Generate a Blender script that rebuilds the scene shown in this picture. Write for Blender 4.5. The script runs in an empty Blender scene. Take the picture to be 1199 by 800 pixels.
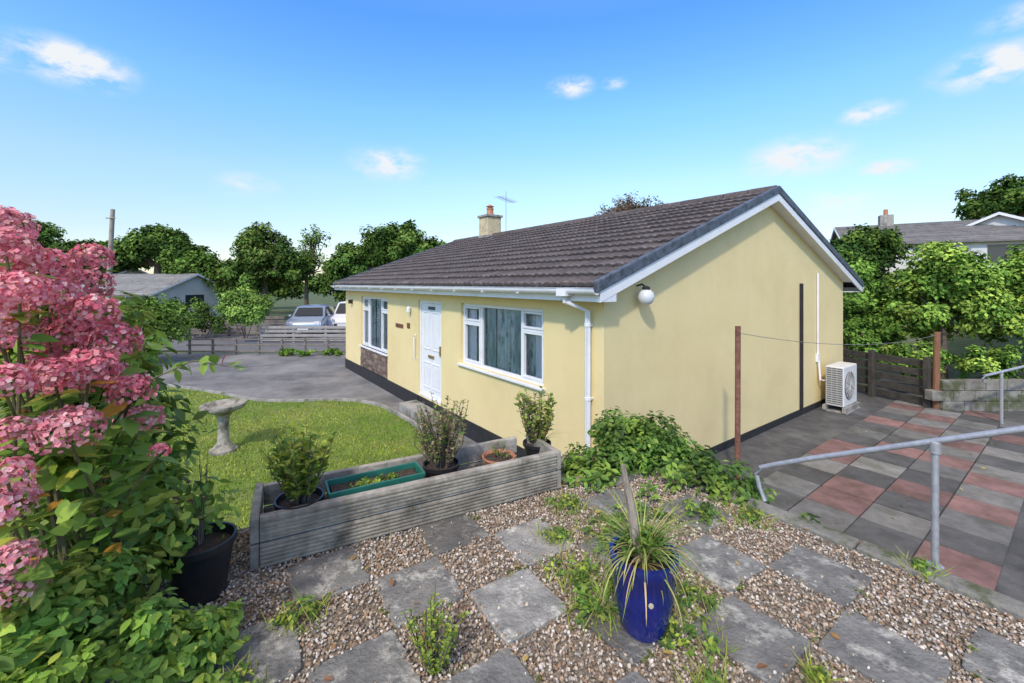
import bpy, math, random
import numpy as np
from mathutils import Vector
random.seed(3); rng=np.random.default_rng(7)
S=bpy.context.scene; COLL=S.collection
S.view_settings.view_transform='Standard'; S.view_settings.look='None'; S.view_settings.exposure=0

# ------------------------------------------------------------------ helpers
def link(o,parent=None):
    COLL.objects.link(o)
    if parent: o.parent=parent
    return o
def empty(name,loc=(0,0,0),rz=0):
    e=bpy.data.objects.new(name,None); e.location=loc; e.rotation_euler=(0,0,rz); e.empty_display_size=.2
    return link(e)
def npmesh(name,V,F,mat,C=None,smooth=False,parent=None,loc=(0,0,0)):
    V=np.asarray(V,dtype=np.float32).reshape(-1,3); F=np.asarray(F,dtype=np.int32); k=F.shape[1]
    V=V-np.array(loc,dtype=np.float32)
    me=bpy.data.meshes.new(name)
    me.vertices.add(len(V)); me.vertices.foreach_set('co',V.ravel())
    me.loops.add(F.size); me.loops.foreach_set('vertex_index',F.ravel())
    me.polygons.add(len(F)); me.polygons.foreach_set('loop_start',np.arange(len(F),dtype=np.int32)*k)
    me.update(calc_edges=True)
    me.polygons.foreach_set('use_smooth',np.full(len(F),smooth,dtype=bool))
    if C is not None:
        C=np.asarray(C,dtype=np.float32); C4=np.ones((len(V),4),dtype=np.float32); C4[:,:3]=C
        a=me.color_attributes.new('Col','FLOAT_COLOR','POINT'); a.data.foreach_set('color',C4.ravel())
    me.materials.append(mat)
    o=bpy.data.objects.new(name,me); o.location=loc
    return link(o,parent)
class MB:
    def __init__(s): s.v=[]; s.f=[]; s.c=[]
    def add(s,vs,fs,col=(1,1,1)):
        b=len(s.v); s.v+=[tuple(p) for p in vs]; s.f+=[tuple(i+b for i in f) for f in fs]; s.c+=[col]*len(vs)
    def box(s,x0,x1,y0,y1,z0,z1,col=(1,1,1)):
        s.add([(x0,y0,z0),(x1,y0,z0),(x1,y1,z0),(x0,y1,z0),(x0,y0,z1),(x1,y0,z1),(x1,y1,z1),(x0,y1,z1)],
          [(0,3,2,1),(4,5,6,7),(0,1,5,4),(1,2,6,5),(2,3,7,6),(3,0,4,7)],col)
    def obox(s,c,ux,L,W,z0,z1,col=(1,1,1)):
        u=np.array(ux)/np.hypot(*ux); w=np.array([-u[1],u[0]]); c=np.array(c)
        p=[c-u*L/2-w*W/2,c+u*L/2-w*W/2,c+u*L/2+w*W/2,c-u*L/2+w*W/2]
        s.prism(p,z0,z1,col)
    def prism(s,pts,z0,z1,col=(1,1,1)):
        n=len(pts)
        s.add([(p[0],p[1],z0) for p in pts]+[(p[0],p[1],z1) for p in pts],
          [tuple(range(n))[::-1],tuple(range(n,2*n))]+[(i,(i+1)%n,n+(i+1)%n,n+i) for i in range(n)],col)
    def prism_y(s,pts,y0,y1,col=(1,1,1)):
        n=len(pts)
        s.add([(p[0],y0,p[1]) for p in pts]+[(p[0],y1,p[1]) for p in pts],
          [tuple(range(n)),tuple(range(n,2*n))[::-1]]+[(i,n+i,n+(i+1)%n,(i+1)%n) for i in range(n)],col)
    def tube(s,pts,rad,n=8,col=(1,1,1),caps=True):
        pts=[Vector(p) for p in pts]
        if not hasattr(rad,'__len__'): rad=[rad]*len(pts)
        vs=[];fs=[]
        for i,p in enumerate(pts):
            t=(pts[min(i+1,len(pts)-1)]-pts[max(i-1,0)]).normalized()
            a=Vector((0,0,1)) if abs(t.z)<.9 else Vector((1,0,0))
            u=t.cross(a).normalized(); w=t.cross(u)
            for k in range(n):
                an=2*math.pi*k/n; vs.append(p+(u*math.cos(an)+w*math.sin(an))*rad[i])
        for i in range(len(pts)-1):
            for k in range(n):
                fs.append((i*n+k,i*n+(k+1)%n,(i+1)*n+(k+1)%n,(i+1)*n+k))
        if caps: fs.append(tuple(range(n))[::-1]); fs.append(tuple(range((len(pts)-1)*n,len(pts)*n)))
        s.add(vs,fs,col)
    def lathe(s,c,prof,n=28,col=(1,1,1)):
        vs=[];fs=[]
        for r,z in prof:
            for k in range(n):
                an=2*math.pi*k/n; vs.append((c[0]+r*math.cos(an),c[1]+r*math.sin(an),c[2]+z))
        for i in range(len(prof)-1):
            for k in range(n): fs.append((i*n+k,i*n+(k+1)%n,(i+1)*n+(k+1)%n,(i+1)*n+k))
        fs.append(tuple(range(n))[::-1]); fs.append(tuple(range((len(prof)-1)*n,len(prof)*n)))
        s.add(vs,fs,col)
    def build(s,name,mat,parent=None,bevel=0,smooth=False,vc=False,loc=(0,0,0)):
        me=bpy.data.meshes.new(name)
        me.from_pydata([(a-loc[0],b-loc[1],c-loc[2]) for a,b,c in s.v],[],s.f)
        if vc:
            C4=np.ones((len(s.v),4),dtype=np.float32); C4[:,:3]=np.array(s.c)
            a=me.color_attributes.new('Col','FLOAT_COLOR','POINT'); a.data.foreach_set('color',C4.ravel())
        me.materials.append(mat)
        if smooth: me.polygons.foreach_set('use_smooth',[True]*len(me.polygons))
        o=bpy.data.objects.new(name,me); o.location=loc; link(o,parent)
        if smooth:
            try: me.set_sharp_from_angle(angle=math.radians(40))
            except Exception: pass
        if bevel:
            m=o.modifiers.new('bev','BEVEL'); m.width=bevel; m.segments=2; m.limit_method='ANGLE'
        return o
def c4(c): return (c[0],c[1],c[2],1)
def mat(name,c1,c2=None,scale=5,rough=.8,bump=0,bscale=60,metal=0,vcol=False,c3=None,s3=1.5,t3=(.55,.7),spec=.5,stretch=None,detail=4,bdist=.01):
    m=bpy.data.materials.new(name); m.use_nodes=True; nt=m.node_tree; L=nt.links
    p=nt.nodes['Principled BSDF']; p.inputs['Roughness'].default_value=rough; p.inputs['Metallic'].default_value=metal
    p.inputs['Specular IOR Level'].default_value=spec
    tc=nt.nodes.new('ShaderNodeTexCoord'); co=tc.outputs['Object']
    if stretch:
        mp=nt.nodes.new('ShaderNodeMapping'); mp.inputs['Scale'].default_value=stretch; L.new(co,mp.inputs[0]); co=mp.outputs[0]
    if c2 is None: c2=c1
    nz=nt.nodes.new('ShaderNodeTexNoise'); nz.inputs['Scale'].default_value=scale; nz.inputs['Detail'].default_value=detail; nz.inputs['Roughness'].default_value=.65
    L.new(co,nz.inputs['Vector'])
    cr=nt.nodes.new('ShaderNodeValToRGB'); cr.color_ramp.elements[0].position=.32; cr.color_ramp.elements[1].position=.68
    cr.color_ramp.elements[0].color=c4(c1); cr.color_ramp.elements[1].color=c4(c2)
    L.new(nz.outputs['Fac'],cr.inputs[0]); out=cr.outputs[0]
    if c3:
        n3=nt.nodes.new('ShaderNodeTexNoise'); n3.inputs['Scale'].default_value=s3; n3.inputs['Detail'].default_value=6; n3.inputs['Roughness'].default_value=.7; L.new(co,n3.inputs['Vector'])
        mr=nt.nodes.new('ShaderNodeMapRange'); mr.inputs['From Min'].default_value=t3[0]; mr.inputs['From Max'].default_value=t3[1]; L.new(n3.outputs['Fac'],mr.inputs[0])
        mx=nt.nodes.new('ShaderNodeMix'); mx.data_type='RGBA'; L.new(mr.outputs[0],mx.inputs[0]); L.new(out,mx.inputs[6]); mx.inputs[7].default_value=c4(c3); out=mx.outputs[2]
    if vcol:
        at=nt.nodes.new('ShaderNodeAttribute'); at.attribute_name='Col'
        mx=nt.nodes.new('ShaderNodeMix'); mx.data_type='RGBA'; mx.blend_type='MULTIPLY'; mx.inputs[0].default_value=1
        L.new(out,mx.inputs[6]); L.new(at.outputs['Color'],mx.inputs[7]); out=mx.outputs[2]
    L.new(out,p.inputs['Base Color'])
    if bump:
        nb=nt.nodes.new('ShaderNodeTexNoise'); nb.inputs['Scale'].default_value=bscale; nb.inputs['Detail'].default_value=3; L.new(co,nb.inputs['Vector'])
        bp=nt.nodes.new('ShaderNodeBump'); bp.inputs['Strength'].default_value=bump; bp.inputs['Distance'].default_value=bdist
        L.new(nb.outputs['Fac'],bp.inputs['Height']); L.new(bp.outputs[0],p.inputs['Normal'])
    return m
def foliage_mat(name,trans=.3,rough=.55,val=1.3):
    m=bpy.data.materials.new(name); m.use_nodes=True; nt=m.node_tree; L=nt.links
    p=nt.nodes['Principled BSDF']; p.inputs['Roughness'].default_value=rough; p.inputs['Specular IOR Level'].default_value=.3
    at=nt.nodes.new('ShaderNodeAttribute'); at.attribute_name='Col'
    h0=nt.nodes.new('ShaderNodeHueSaturation'); h0.inputs['Value'].default_value=val; L.new(at.outputs['Color'],h0.inputs['Color'])
    L.new(h0.outputs[0],p.inputs['Base Color'])
    if trans>0:
        tr=nt.nodes.new('ShaderNodeBsdfTranslucent'); hs=nt.nodes.new('ShaderNodeHueSaturation'); hs.inputs['Value'].default_value=1.4; hs.inputs['Hue'].default_value=.49
        L.new(h0.outputs[0],hs.inputs['Color']); L.new(hs.outputs[0],tr.inputs[0])
        ms=nt.nodes.new('ShaderNodeMixShader'); ms.inputs[0].default_value=trans
        L.new(p.outputs[0],ms.inputs[1]); L.new(tr.outputs[0],ms.inputs[2]); L.new(ms.outputs[0],nt.nodes['Material Output'].inputs[0])
    return m
def diffuse_mat(name,val=1.0):
    m=bpy.data.materials.new(name); m.use_nodes=True; nt=m.node_tree; L=nt.links
    nt.nodes.remove(nt.nodes['Principled BSDF'])
    d=nt.nodes.new('ShaderNodeBsdfDiffuse'); at=nt.nodes.new('ShaderNodeAttribute'); at.attribute_name='Col'
    sc=nt.nodes.new('ShaderNodeVectorMath'); sc.operation='SCALE'; sc.inputs['Scale'].default_value=val
    L.new(at.outputs['Color'],sc.inputs[0]); L.new(sc.outputs[0],d.inputs[0]); L.new(d.outputs[0],nt.nodes['Material Output'].inputs[0])
    return m
FOL=foliage_mat('foliage_mat'); PET=foliage_mat('petal_mat',.25,.7,1.0); FARF=diffuse_mat('far_foliage_mat',1.45); GRASS=diffuse_mat('grass_blade_mat',1.35)

LEAF_V=np.array([(0,0,0),(-.2,.22,.05),(-.29,.48,.07),(-.18,.78,.03),(0,1.05,-.06),(.18,.78,.03),(.29,.48,.07),(.2,.22,.05),(0,.3,0),(0,.65,0)],float)
LEAF_F=np.array([(0,8,1),(1,8,2),(8,9,2),(2,9,3),(9,4,3),(0,7,8),(7,6,8),(8,6,9),(6,5,9),(9,5,4)])
DIA_V=np.array([(0,0,0),(-.3,.45,.08),(0,1,0),(.3,.45,.08)],float); DIA_F=np.array([(0,2,1),(0,3,2)])
BLADE_V=np.array([(-.05,0,0),(.05,0,0),(.035,.55,.04),(-.035,.55,.04),(0,1,.16)],float); BLADE_F=np.array([(0,1,2),(0,2,3),(3,2,4)])
def ico():
    t=(1+5**.5)/2
    v=np.array([(-1,t,0),(1,t,0),(-1,-t,0),(1,-t,0),(0,-1,t),(0,1,t),(0,-1,-t),(0,1,-t),(t,0,-1),(t,0,1),(-t,0,-1),(-t,0,1)],float)
    v/=np.linalg.norm(v[0])
    f=np.array([(0,11,5),(0,5,1),(0,1,7),(0,7,10),(0,10,11),(1,5,9),(5,11,4),(11,10,2),(10,7,6),(7,1,8),(3,9,4),(3,4,2),(3,2,6),(3,6,8),(3,8,9),(4,9,5),(2,4,11),(6,2,10),(8,6,7),(9,8,1)])
    return v,f
ICO_V,ICO_F=ico()
def nrmz(a): return a/np.maximum(np.linalg.norm(a,axis=-1,keepdims=True),1e-9)
def scatter(TV,TF,pos,fwd,nrm,scale,col):
    n=len(pos); k=len(TV)
    fwd=nrmz(fwd); side=nrmz(np.cross(fwd,nrm)); up=np.cross(side,fwd)
    scale=np.asarray(scale,float)
    if scale.ndim==1: scale=np.repeat(scale[:,None],3,1)
    T=TV[None]*scale[:,None,:]
    V=pos[:,None,:]+T[...,0:1]*side[:,None,:]+T[...,1:2]*fwd[:,None,:]+T[...,2:3]*up[:,None,:]
    F=(TF[None]+(np.arange(n)*k)[:,None,None]).reshape(-1,TF.shape[1])
    C=np.repeat(col,k,axis=0)
    return V.reshape(-1,3),F,C
def merge(parts):
    Vs=[];Fs=[];Cs=[];b=0
    for V,F,C in parts: Vs.append(V);Fs.append(F+b);Cs.append(C);b+=len(V)
    return np.concatenate(Vs),np.concatenate(Fs),np.concatenate(Cs)
def cloud(blobs,n,size,pal,clumps=60,cr=.3,hemi=.35,var=.35,inner=.45,droop=0,T=None,up=.35):
    B=np.array(blobs,float); pal=np.array(pal,float)
    w=(B[:,3]*B[:,4]*B[:,5])**(2/3); w/=w.sum()
    bi=rng.choice(len(B),clumps,p=w)
    d=nrmz(rng.normal(size=(clumps,3))); low=d[:,2]<-hemi; d[low,2]*=-1
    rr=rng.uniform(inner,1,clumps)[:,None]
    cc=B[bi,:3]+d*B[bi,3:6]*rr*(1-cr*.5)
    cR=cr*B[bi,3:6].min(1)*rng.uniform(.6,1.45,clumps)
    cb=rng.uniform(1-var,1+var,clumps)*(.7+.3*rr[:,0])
    cp=rng.integers(0,len(pal),clumps)
    wk=cR**2; wk/=wk.sum()
    ci=rng.choice(clumps,n,p=wk)
    dd=nrmz(rng.normal(size=(n,3)))
    pos=cc[ci]+dd*cR[ci][:,None]*(rng.uniform(0.1,1,n)**.45)[:,None]*np.array([1,1,.8])
    nr=nrmz(dd*.7+d[ci]*.5+np.array([0,0,up])+rng.normal(size=(n,3))*.45)
    fw=nrmz(np.cross(nr,rng.normal(size=(n,3)))+np.array([0,0,-droop]))
    nr=nrmz(nr-fw*np.sum(nr*fw,1,keepdims=True))
    pi=np.where(rng.random(n)<.7,cp[ci],rng.integers(0,len(pal),n))
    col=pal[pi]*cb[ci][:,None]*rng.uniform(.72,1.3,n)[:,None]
    sc=size*rng.uniform(.6,1.3,n)
    TV,TF=T if T else (DIA_V,DIA_F)
    return scatter(TV,TF,pos,fw,nr,sc,col),cc
BARK=mat('bark',(.08,.06,.04),(.17,.135,.1),12,.9,.6,40)
def tree(name,x,y,gz,blobs,n,size,pal,trunk_r=.2,clumps=70,cr=.3,limbs=14,**kw):
    e=empty(name,(x,y,gz))
    B=[(b[0]+x,b[1]+y,b[2]+gz,b[3],b[4],b[5]) for b in blobs]
    (V,F,C),cc=cloud(B,n,size,pal,clumps,cr,**kw)
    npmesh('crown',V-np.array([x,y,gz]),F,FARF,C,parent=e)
    m=MB(); b0=blobs[0]; th=max(b0[2]-b0[5]*.4,.6)
    top=(b0[0]*.6,b0[1]*.6,th)
    m.tube([(0,0,-.1),(b0[0]*.2,b0[1]*.2,th*.5),top],[trunk_r*1.25,trunk_r,trunk_r*.75],8)
    for i in rng.choice(len(cc),min(limbs,len(cc)),replace=False):
        t=cc[i]-np.array([x,y,gz]); mid=(np.array(top)*.5+t*.5)+np.array([0,0,-.1*abs(t[2]-th)])+rng.normal(size=3)*.15
        m.tube([top,tuple(mid),tuple(t)],[trunk_r*.5,trunk_r*.3,trunk_r*.08],5)
    m.build('trunk',BARK,e,smooth=True)
    return e
def shrub(name,blobs,n,size,pal,clumps=40,cr=.3,T=None,stems=6,**kw):
    (V,F,C),cc=cloud(blobs,n,size,pal,clumps,cr,T=T,**kw)
    b=blobs[0]; base=(b[0],b[1],b[2]-b[5]*.9)
    e=empty(name,base)
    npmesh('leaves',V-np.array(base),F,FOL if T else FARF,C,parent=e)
    m=MB()
    for i in rng.choice(len(cc),min(stems,len(cc)),replace=False):
        t=cc[i]-np.array(base); m.tube([(0,0,0),tuple(t*.5+rng.normal(size=3)*.04),tuple(t)],[.02,.013,.005],5)
    m.build('stems',BARK,e,smooth=True)
    return e
def inpoly(P,poly):
    x,y=P[:,0],P[:,1]; ins=np.zeros(len(P),bool); n=len(poly); j=n-1
    for i in range(n):
        xi,yi=poly[i]; xj,yj=poly[j]
        c=((yi>y)!=(yj>y))&(x<(xj-xi)*(y-yi)/(yj-yi+1e-12)+xi); ins^=c; j=i
    return ins
def smooth_path(P,k=8):
    P=[np.array(p,float) for p in P]; out=[]
    for i in range(len(P)-1):
        p0=P[max(i-1,0)];p1=P[i];p2=P[i+1];p3=P[min(i+2,len(P)-1)]
        for t in np.linspace(0,1,k,endpoint=False):
            out.append(.5*((2*p1)+(-p0+p2)*t+(2*p0-5*p1+4*p2-p3)*t*t+(-p0+3*p1-3*p2+p3)*t**3))
    out.append(P[-1]); return out

# ------------------------------------------------------------------ materials
WHITE=mat('upvc_white',(.72,.73,.74),(.79,.79,.79),6,.35,spec=.5,c3=(.62,.62,.59),s3=3,t3=(.52,.75))
YEL=mat('yellow_render',(.72,.58,.285),(.77,.63,.32),1.1,.85,.25,90,c3=(.66,.525,.255),s3=.7,t3=(.48,.78),bdist=.004)
BLACKP=mat('black_plinth',(.012,.012,.013),(.03,.03,.03),9,.6)
TILE=mat('roof_tile',(.066,.054,.05),(.12,.10,.093),14,.85,.5,70,vcol=True,c3=(.2,.19,.175),s3=5,t3=(.58,.76))
SLATEB=mat('verge_grey',(.06,.075,.1),(.11,.13,.16),8,.6,c3=(.04,.05,.06),s3=9,t3=(.5,.6))
DARK=mat('dark_interior',(.02,.02,.02))
METAL=mat('galvanised',(.36,.37,.38),(.5,.51,.52),25,.45,.2,80,metal=.5)
RUST=mat('rust',(.12,.05,.035),(.26,.12,.08),20,.9,.5,60)
BROWNW=mat('brown_wood',(.16,.07,.035),(.26,.13,.07),8,.8,.4,30,stretch=(6,6,.6))
GREYW=mat('weathered_timber',(.17,.15,.12),(.42,.39,.32),6,.9,.8,30,vcol=True,c3=(.11,.1,.07),s3=4,t3=(.54,.7))
BLACKPL=mat('black_plastic',(.012,.012,.013),(.022,.022,.024),12,.4,c3=(.06,.055,.05),s3=8,t3=(.6,.8))
TERRA=mat('terracotta',(.4,.16,.08),(.5,.23,.13),12,.85,.2,50)
BLUEG=mat('blue_glaze',(.006,.012,.11),(.012,.022,.19),5,.15,spec=.7)
GREENPL=mat('green_plastic',(.02,.13,.09),(.03,.17,.12),8,.45)
SOIL=mat('soil',(.03,.02,.013),(.08,.055,.035),30,.95,.8,60)
CONC=mat('concrete',(.24,.23,.2),(.38,.36,.32),8,.9,.5,60,c3=(.13,.13,.1),s3=3,t3=(.5,.65))

# ------------------------------------------------------------------ ground
def gh(x,y):
    a=np.clip((x-13)/16,0,1); a=a*a*(3-2*a); return -.18+3.0*a
gx=np.unique(np.concatenate([np.linspace(-500,-60,12),np.linspace(-60,60,61),np.linspace(60,500,12)])); gy=gx.copy()
X,Y=np.meshgrid(gx,gy); V=np.stack([X,Y,gh(X,Y)],-1).reshape(-1,3); n=len(gx)
I,J=np.meshgrid(np.arange(n-1),np.arange(n-1)); a=(J*n+I).ravel(); F=np.stack([a,a+1,a+1+n,a+n],1)
npmesh('ground',V,F,mat('ground_grass',(.05,.08,.02),(.1,.13,.04),.8,.95,.5,20,c3=(.13,.11,.07),s3=.3),smooth=True)
m=MB(); m.add([(2.2,4.6,-.13),(1,3.6,-.13),(-6,8,-.13),(-17,10.5,-.13),(-15,17.0,-.13),(-3,17.0,-.13)],[(0,5,4,3,2,1)])
m.build('driveway',mat('driveway_tarmac',(.105,.105,.1),(.18,.178,.17),3,.9,.7,140,c3=(.26,.255,.24),s3=.6,t3=(.43,.65)))
m=MB(); m.add([(-60,17.6,-.14),(-2,17.6,-.14),(-2,30,-.14),(-60,30,-.14)],[(0,1,2,3)]); m.build('road',mat('road_asphalt',(.12,.12,.12),(.16,.16,.16),2,.9))

ANG=math.radians(36.3); CX,CY=1.10,5.1; ca,sa=math.cos(ANG),math.sin(ANG)
def HL(x,y): return (CX+x*ca-y*sa, CY+x*sa+y*ca)

kerbpts=[HL(-.6,-1.4),HL(-.58,0),HL(-.55,2.2),HL(-.55,3.9),(-2.45,8.95),(-3.1,9.6),(-4.07,9.95),(-5.1,9.85),(-6.0,9.95),(-7.8,10.8),(-9.7,11.5),(-12.5,12.1),(-17,12.3)]
kp=smooth_path(kerbpts,8)
lawnpoly=[tuple(p) for p in kp]+[(-17,0),(-3.2,.8),(.3,2.9)]
m=MB(); m.add([(p[0],p[1],-.10) for p in lawnpoly],[tuple(range(len(lawnpoly)))[::-1]])
lo=m.build('lawn',mat('lawn_soil_grass',(.10,.15,.02),(.16,.22,.035),2.5,.95,.8,60,c3=(.19,.2,.06),s3=1.2,t3=(.5,.7)))
if lo.data.polygons[0].normal.z<0: lo.data.flip_normals()
P=np.stack([rng.uniform(-10,1.3,170000),rng.uniform(2.2,12,170000)],1); P=P[inpoly(P,lawnpoly)]
P=P[(rng.random(len(P))<np.clip(1.25-.09*P[:,1],.35,1))]
k=len(P); pos=np.column_stack([P,np.full(k,-.102)])
fw=np.column_stack([rng.normal(size=(k,2))*.55,np.ones(k)]); nr=np.column_stack([rng.normal(size=(k,2)),np.zeros(k)])
pat=.5+.5*np.sin(P[:,0]*1.3+np.sin(P[:,1]*1.7)*1.4)*np.sin(P[:,1]*1.1+P[:,0]*.4)
pat=np.clip(pat+.35*np.sin(P[:,0]*4.1+P[:,1]*2.3)*np.sin(P[:,1]*5.3-P[:,0]),0,1)
pat=np.clip(pat+rng.normal(size=k)*.15,0,1)
base=np.array([(.10,.185,.022)])*(1-pat[:,None])+np.array([(.26,.30,.05)])*pat[:,None]
sc=np.column_stack([rng.uniform(.10,.16,k),rng.uniform(.025,.05,k),rng.uniform(.03,.05,k)])
V,F,C=scatter(BLADE_V,BLADE_F,pos,fw,nr,sc,base*rng.uniform(.65,1.35,k)[:,None])
npmesh('lawn_grass_blades',V,F,GRASS,C)
m=MB()
for a,b in zip(kp[:-1],kp[1:]):
    d=b-a; L=np.hypot(*d); m.obox((a+b)/2,d,L*1.0,.07,-.14,-.045+random.uniform(-.003,.003))
m.build('lawn_kerb',CONC)

# ------------------------------------------------------------------ terrace (gable side)
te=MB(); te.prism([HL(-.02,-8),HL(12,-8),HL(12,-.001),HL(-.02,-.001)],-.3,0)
te.build('terrace_paving_base',mat('terrace_tarmac_shade',(.05,.05,.048),(.1,.1,.095),4,.85,.8,90,c3=(.15,.15,.14),s3=1.3,t3=(.48,.7)))  # dark tarmac tone, also standing in for house shadow beside the gable
SLABT=mat('terrace_slab',(.68,.68,.68),(1.05,1.05,1.03),6,.85,.8,110,vcol=True,c3=(.5,.52,.45),s3=2.2,t3=(.47,.66))
m=MB(); u=.53
colset=[(.2,.2,.19),(.115,.115,.112),(.26,.15,.135),(.25,.245,.225)]
for i in range(0,18):
    for j in range(4):
        x0=-.6+i*u; y0=-.85-(j+1)*u
        if (i*2+j)%5==1 or (i+3*j)%7==2: c=colset[2]
        elif (i+j)%2==0: c=colset[1]
        else: c=colset[0] if random.random()<.5 else colset[3]
        f=random.uniform(.78,1.2); c=tuple(q*f for q in c)
        g=.007; z=.022+random.uniform(-.004,.005)
        pts=[HL(x0+g,y0+g),HL(x0+u-g,y0+g),HL(x0+u-g,y0+u-g),HL(x0+g,y0+u-g)]
        m.prism(pts,.001,z,c)
m.build('terrace_slabs',SLABT,vc=True,bevel=.004)

# ------------------------------------------------------------------ raised patio
PZ=1.13
ud=np.array([.885,.467]); ud/=np.hypot(*ud); vd=np.array([-ud[1],ud[0]])
P0=np.array([-1.32,2.23])
def PL(a,b): return tuple(P0+ud*a+vd*b)
patio=[PL(-3.2,.5),PL(-.1,.5),PL(2.35,.5),(1.12,3.66),(2.35,1.975),(4.2,-.54),(4.2,-4),(-4.5,-4)]
m=MB(); m.prism(patio,-.3,PZ-.004)
po=m.build('patio_gravel_bed',mat('gravel_bed',(.12,.095,.07),(.34,.285,.21),90,.95,1,120,c3=(.06,.05,.035),s3=40,t3=(.5,.6)))
A0=np.array([-.461,2.095]); U=.352; sang=math.radians(34); su=np.array([math.cos(sang),math.sin(sang)]); sv=np.array([-su[1],su[0]])
PSLAB=mat('patio_slab',(.11,.11,.105),(.235,.232,.215),11,.9,1.0,60,vcol=True,c3=(.42,.415,.37),s3=9,t3=(.54,.66),detail=6)
m=MB(); slabs=[]
kd=np.array([.592,-.806]); kn=np.array([-.806,-.592])
K0=np.array([1.12,3.66])
for i in range(-14,16):
    for j in range(-16,14):
        if (i+j)%2: continue
        c=A0+su*i*U+sv*j*U
        ins=inpoly(np.array([c]),patio)[0]
        relk=np.dot(c-K0,kn); relp=np.dot(c-P0,vd)
        if not ins or relk<.2 or relp>-.12 : 
            if not(ins and relp<=.45 and relp>-.12 and np.dot(c-P0,ud)>2.0 and relk>.2): continue
        if c[1]<-1: continue
        slabs.append(c)
        h=U/2*.985; rot=random.uniform(-.04,.04)
        s1=su*math.cos(rot)+sv*math.sin(rot); s2=-su*math.sin(rot)+sv*math.cos(rot)
        f=random.uniform(.65,1.1); 
        if (i,j) in ((1,-1),(2,0)) or random.random()<.1: f=1.55
        col=(f,f*.99,f*.94)
        pts=[]
        corners=[(-h,-h),(h,-h),(h,h),(-h,h)]
        for q in range(4):
            a=np.array(corners[q]);b=np.array(corners[(q+1)%4])
            for t in (0.04,.2,.35,.5,.65,.8,.96):
                r=a*(1-t)+b*t; r=r*(1+random.uniform(-.025,.012)); pts.append(c+s1*r[0]+s2*r[1])
        m.prism(pts,PZ-.03,PZ+.012+random.uniform(-.005,.005),col)
m.build('patio_slabs',PSLAB,vc=True,bevel=.005)
slabs=np.array(slabs)
P=np.stack([rng.uniform(-2.6,3.6,110000),rng.uniform(.9,4.0,110000)],1); P=P[inpoly(P,patio)]
rel=P[:,None,:]-slabs[None]; au=np.abs(rel@su); av=np.abs(rel@sv)
ins=(au<U/2*.97)&(av<U/2*.97); on=ins.any(1); core=((au<U/2*.88)&(av<U/2*.88)).any(1)
keep=(~on)|((~core)&(rng.random(len(P))<.22))|(rng.random(len(P))<.012)
P=P[keep]; on=on[keep]; s_=((P-K0)@kn)>.07; P=P[s_][:38000]; on=on[s_][:38000]
k=len(P); r=rng.uniform(.0038,.009,k)
pos=np.column_stack([P,PZ+rng.uniform(0,.009,k)+on*.012])
pc=np.array([(.48,.40,.30),(.36,.27,.18),(.55,.49,.40),(.25,.2,.15),(.43,.34,.24),(.62,.56,.48),(.32,.29,.25),(.34,.22,.14)])
V,F,C=scatter(ICO_V,ICO_F,pos,rng.normal(size=(k,3)),rng.normal(size=(k,3)),np.column_stack([r,r*rng.uniform(.6,1.4,k),r*rng.uniform(.5,.9,k)]),pc[rng.integers(0,len(pc),k)]*rng.uniform(.65,1.2,k)[:,None])
npmesh('patio_gravel',V,F,diffuse_mat('pebble',1.0),C)
m=MB(); kw=K0+kn*.06; t=0
while t<6.2:
    L=.9 if t>0 else .6
    c=kw+kd*(t+L/2); m.obox(c,kd,L-.008,.12,PZ-.12,PZ+.03+random.uniform(-.006,.006)); t+=L
m.build('patio_kerb',mat('mossy_kerb',(.14,.135,.11),(.28,.27,.23),10,.95,.9,50,c3=(.08,.09,.04),s3=5,t3=(.48,.6)),bevel=.012)
m=MB(); 
for row in range(5):
    t=-(row%2)*.2
    while t<6.2:
        c=K0-kn*.03+kd*(t+.22); m.obox(c,kd,.43,.06,row*.2-.0,row*.2+.19); t+=.44
m.build('retaining_wall',CONC,bevel=.006)

# ------------------------------------------------------------------ timber planter
pe=empty('timber_planter',(P0[0],P0[1],PZ),math.atan2(ud[1],ud[0]))
m=MB(); L=1.86
for k,(z0,z1) in enumerate([(0.004,.135),(.142,.275)]):
    f=random.uniform(.85,1.15); m.box(0,L,0,.045,z0,z1,(f,f,f))
    m.box(.0,L-.1,.42,.46,z0,z1-.01,(f,f,f)); m.box(-.045,-.002,-.0,.46,z0,z1,(f*.9,)*3); m.box(L+.002,L+.04,0,.46,z0,z1,(f*.9,)*3)
m.build('boards',GREYW,pe,bevel=.006,vc=True)
m=MB()
for z in np.arange(.015,.265,.021):
    if abs(z-.135)<.012: continue
    f=random.uniform(.8,1.1); m.box(.003,L-.003,-.008,.001,z,z+.011,(f,f*.97,f*.88))
m.build('board_ridges',GREYW,pe,vc=True,bevel=.002)
m=MB(); m.box(.002,L-.002,.047,.418,.0,.07); m.build('soil',SOIL,pe)

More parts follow.
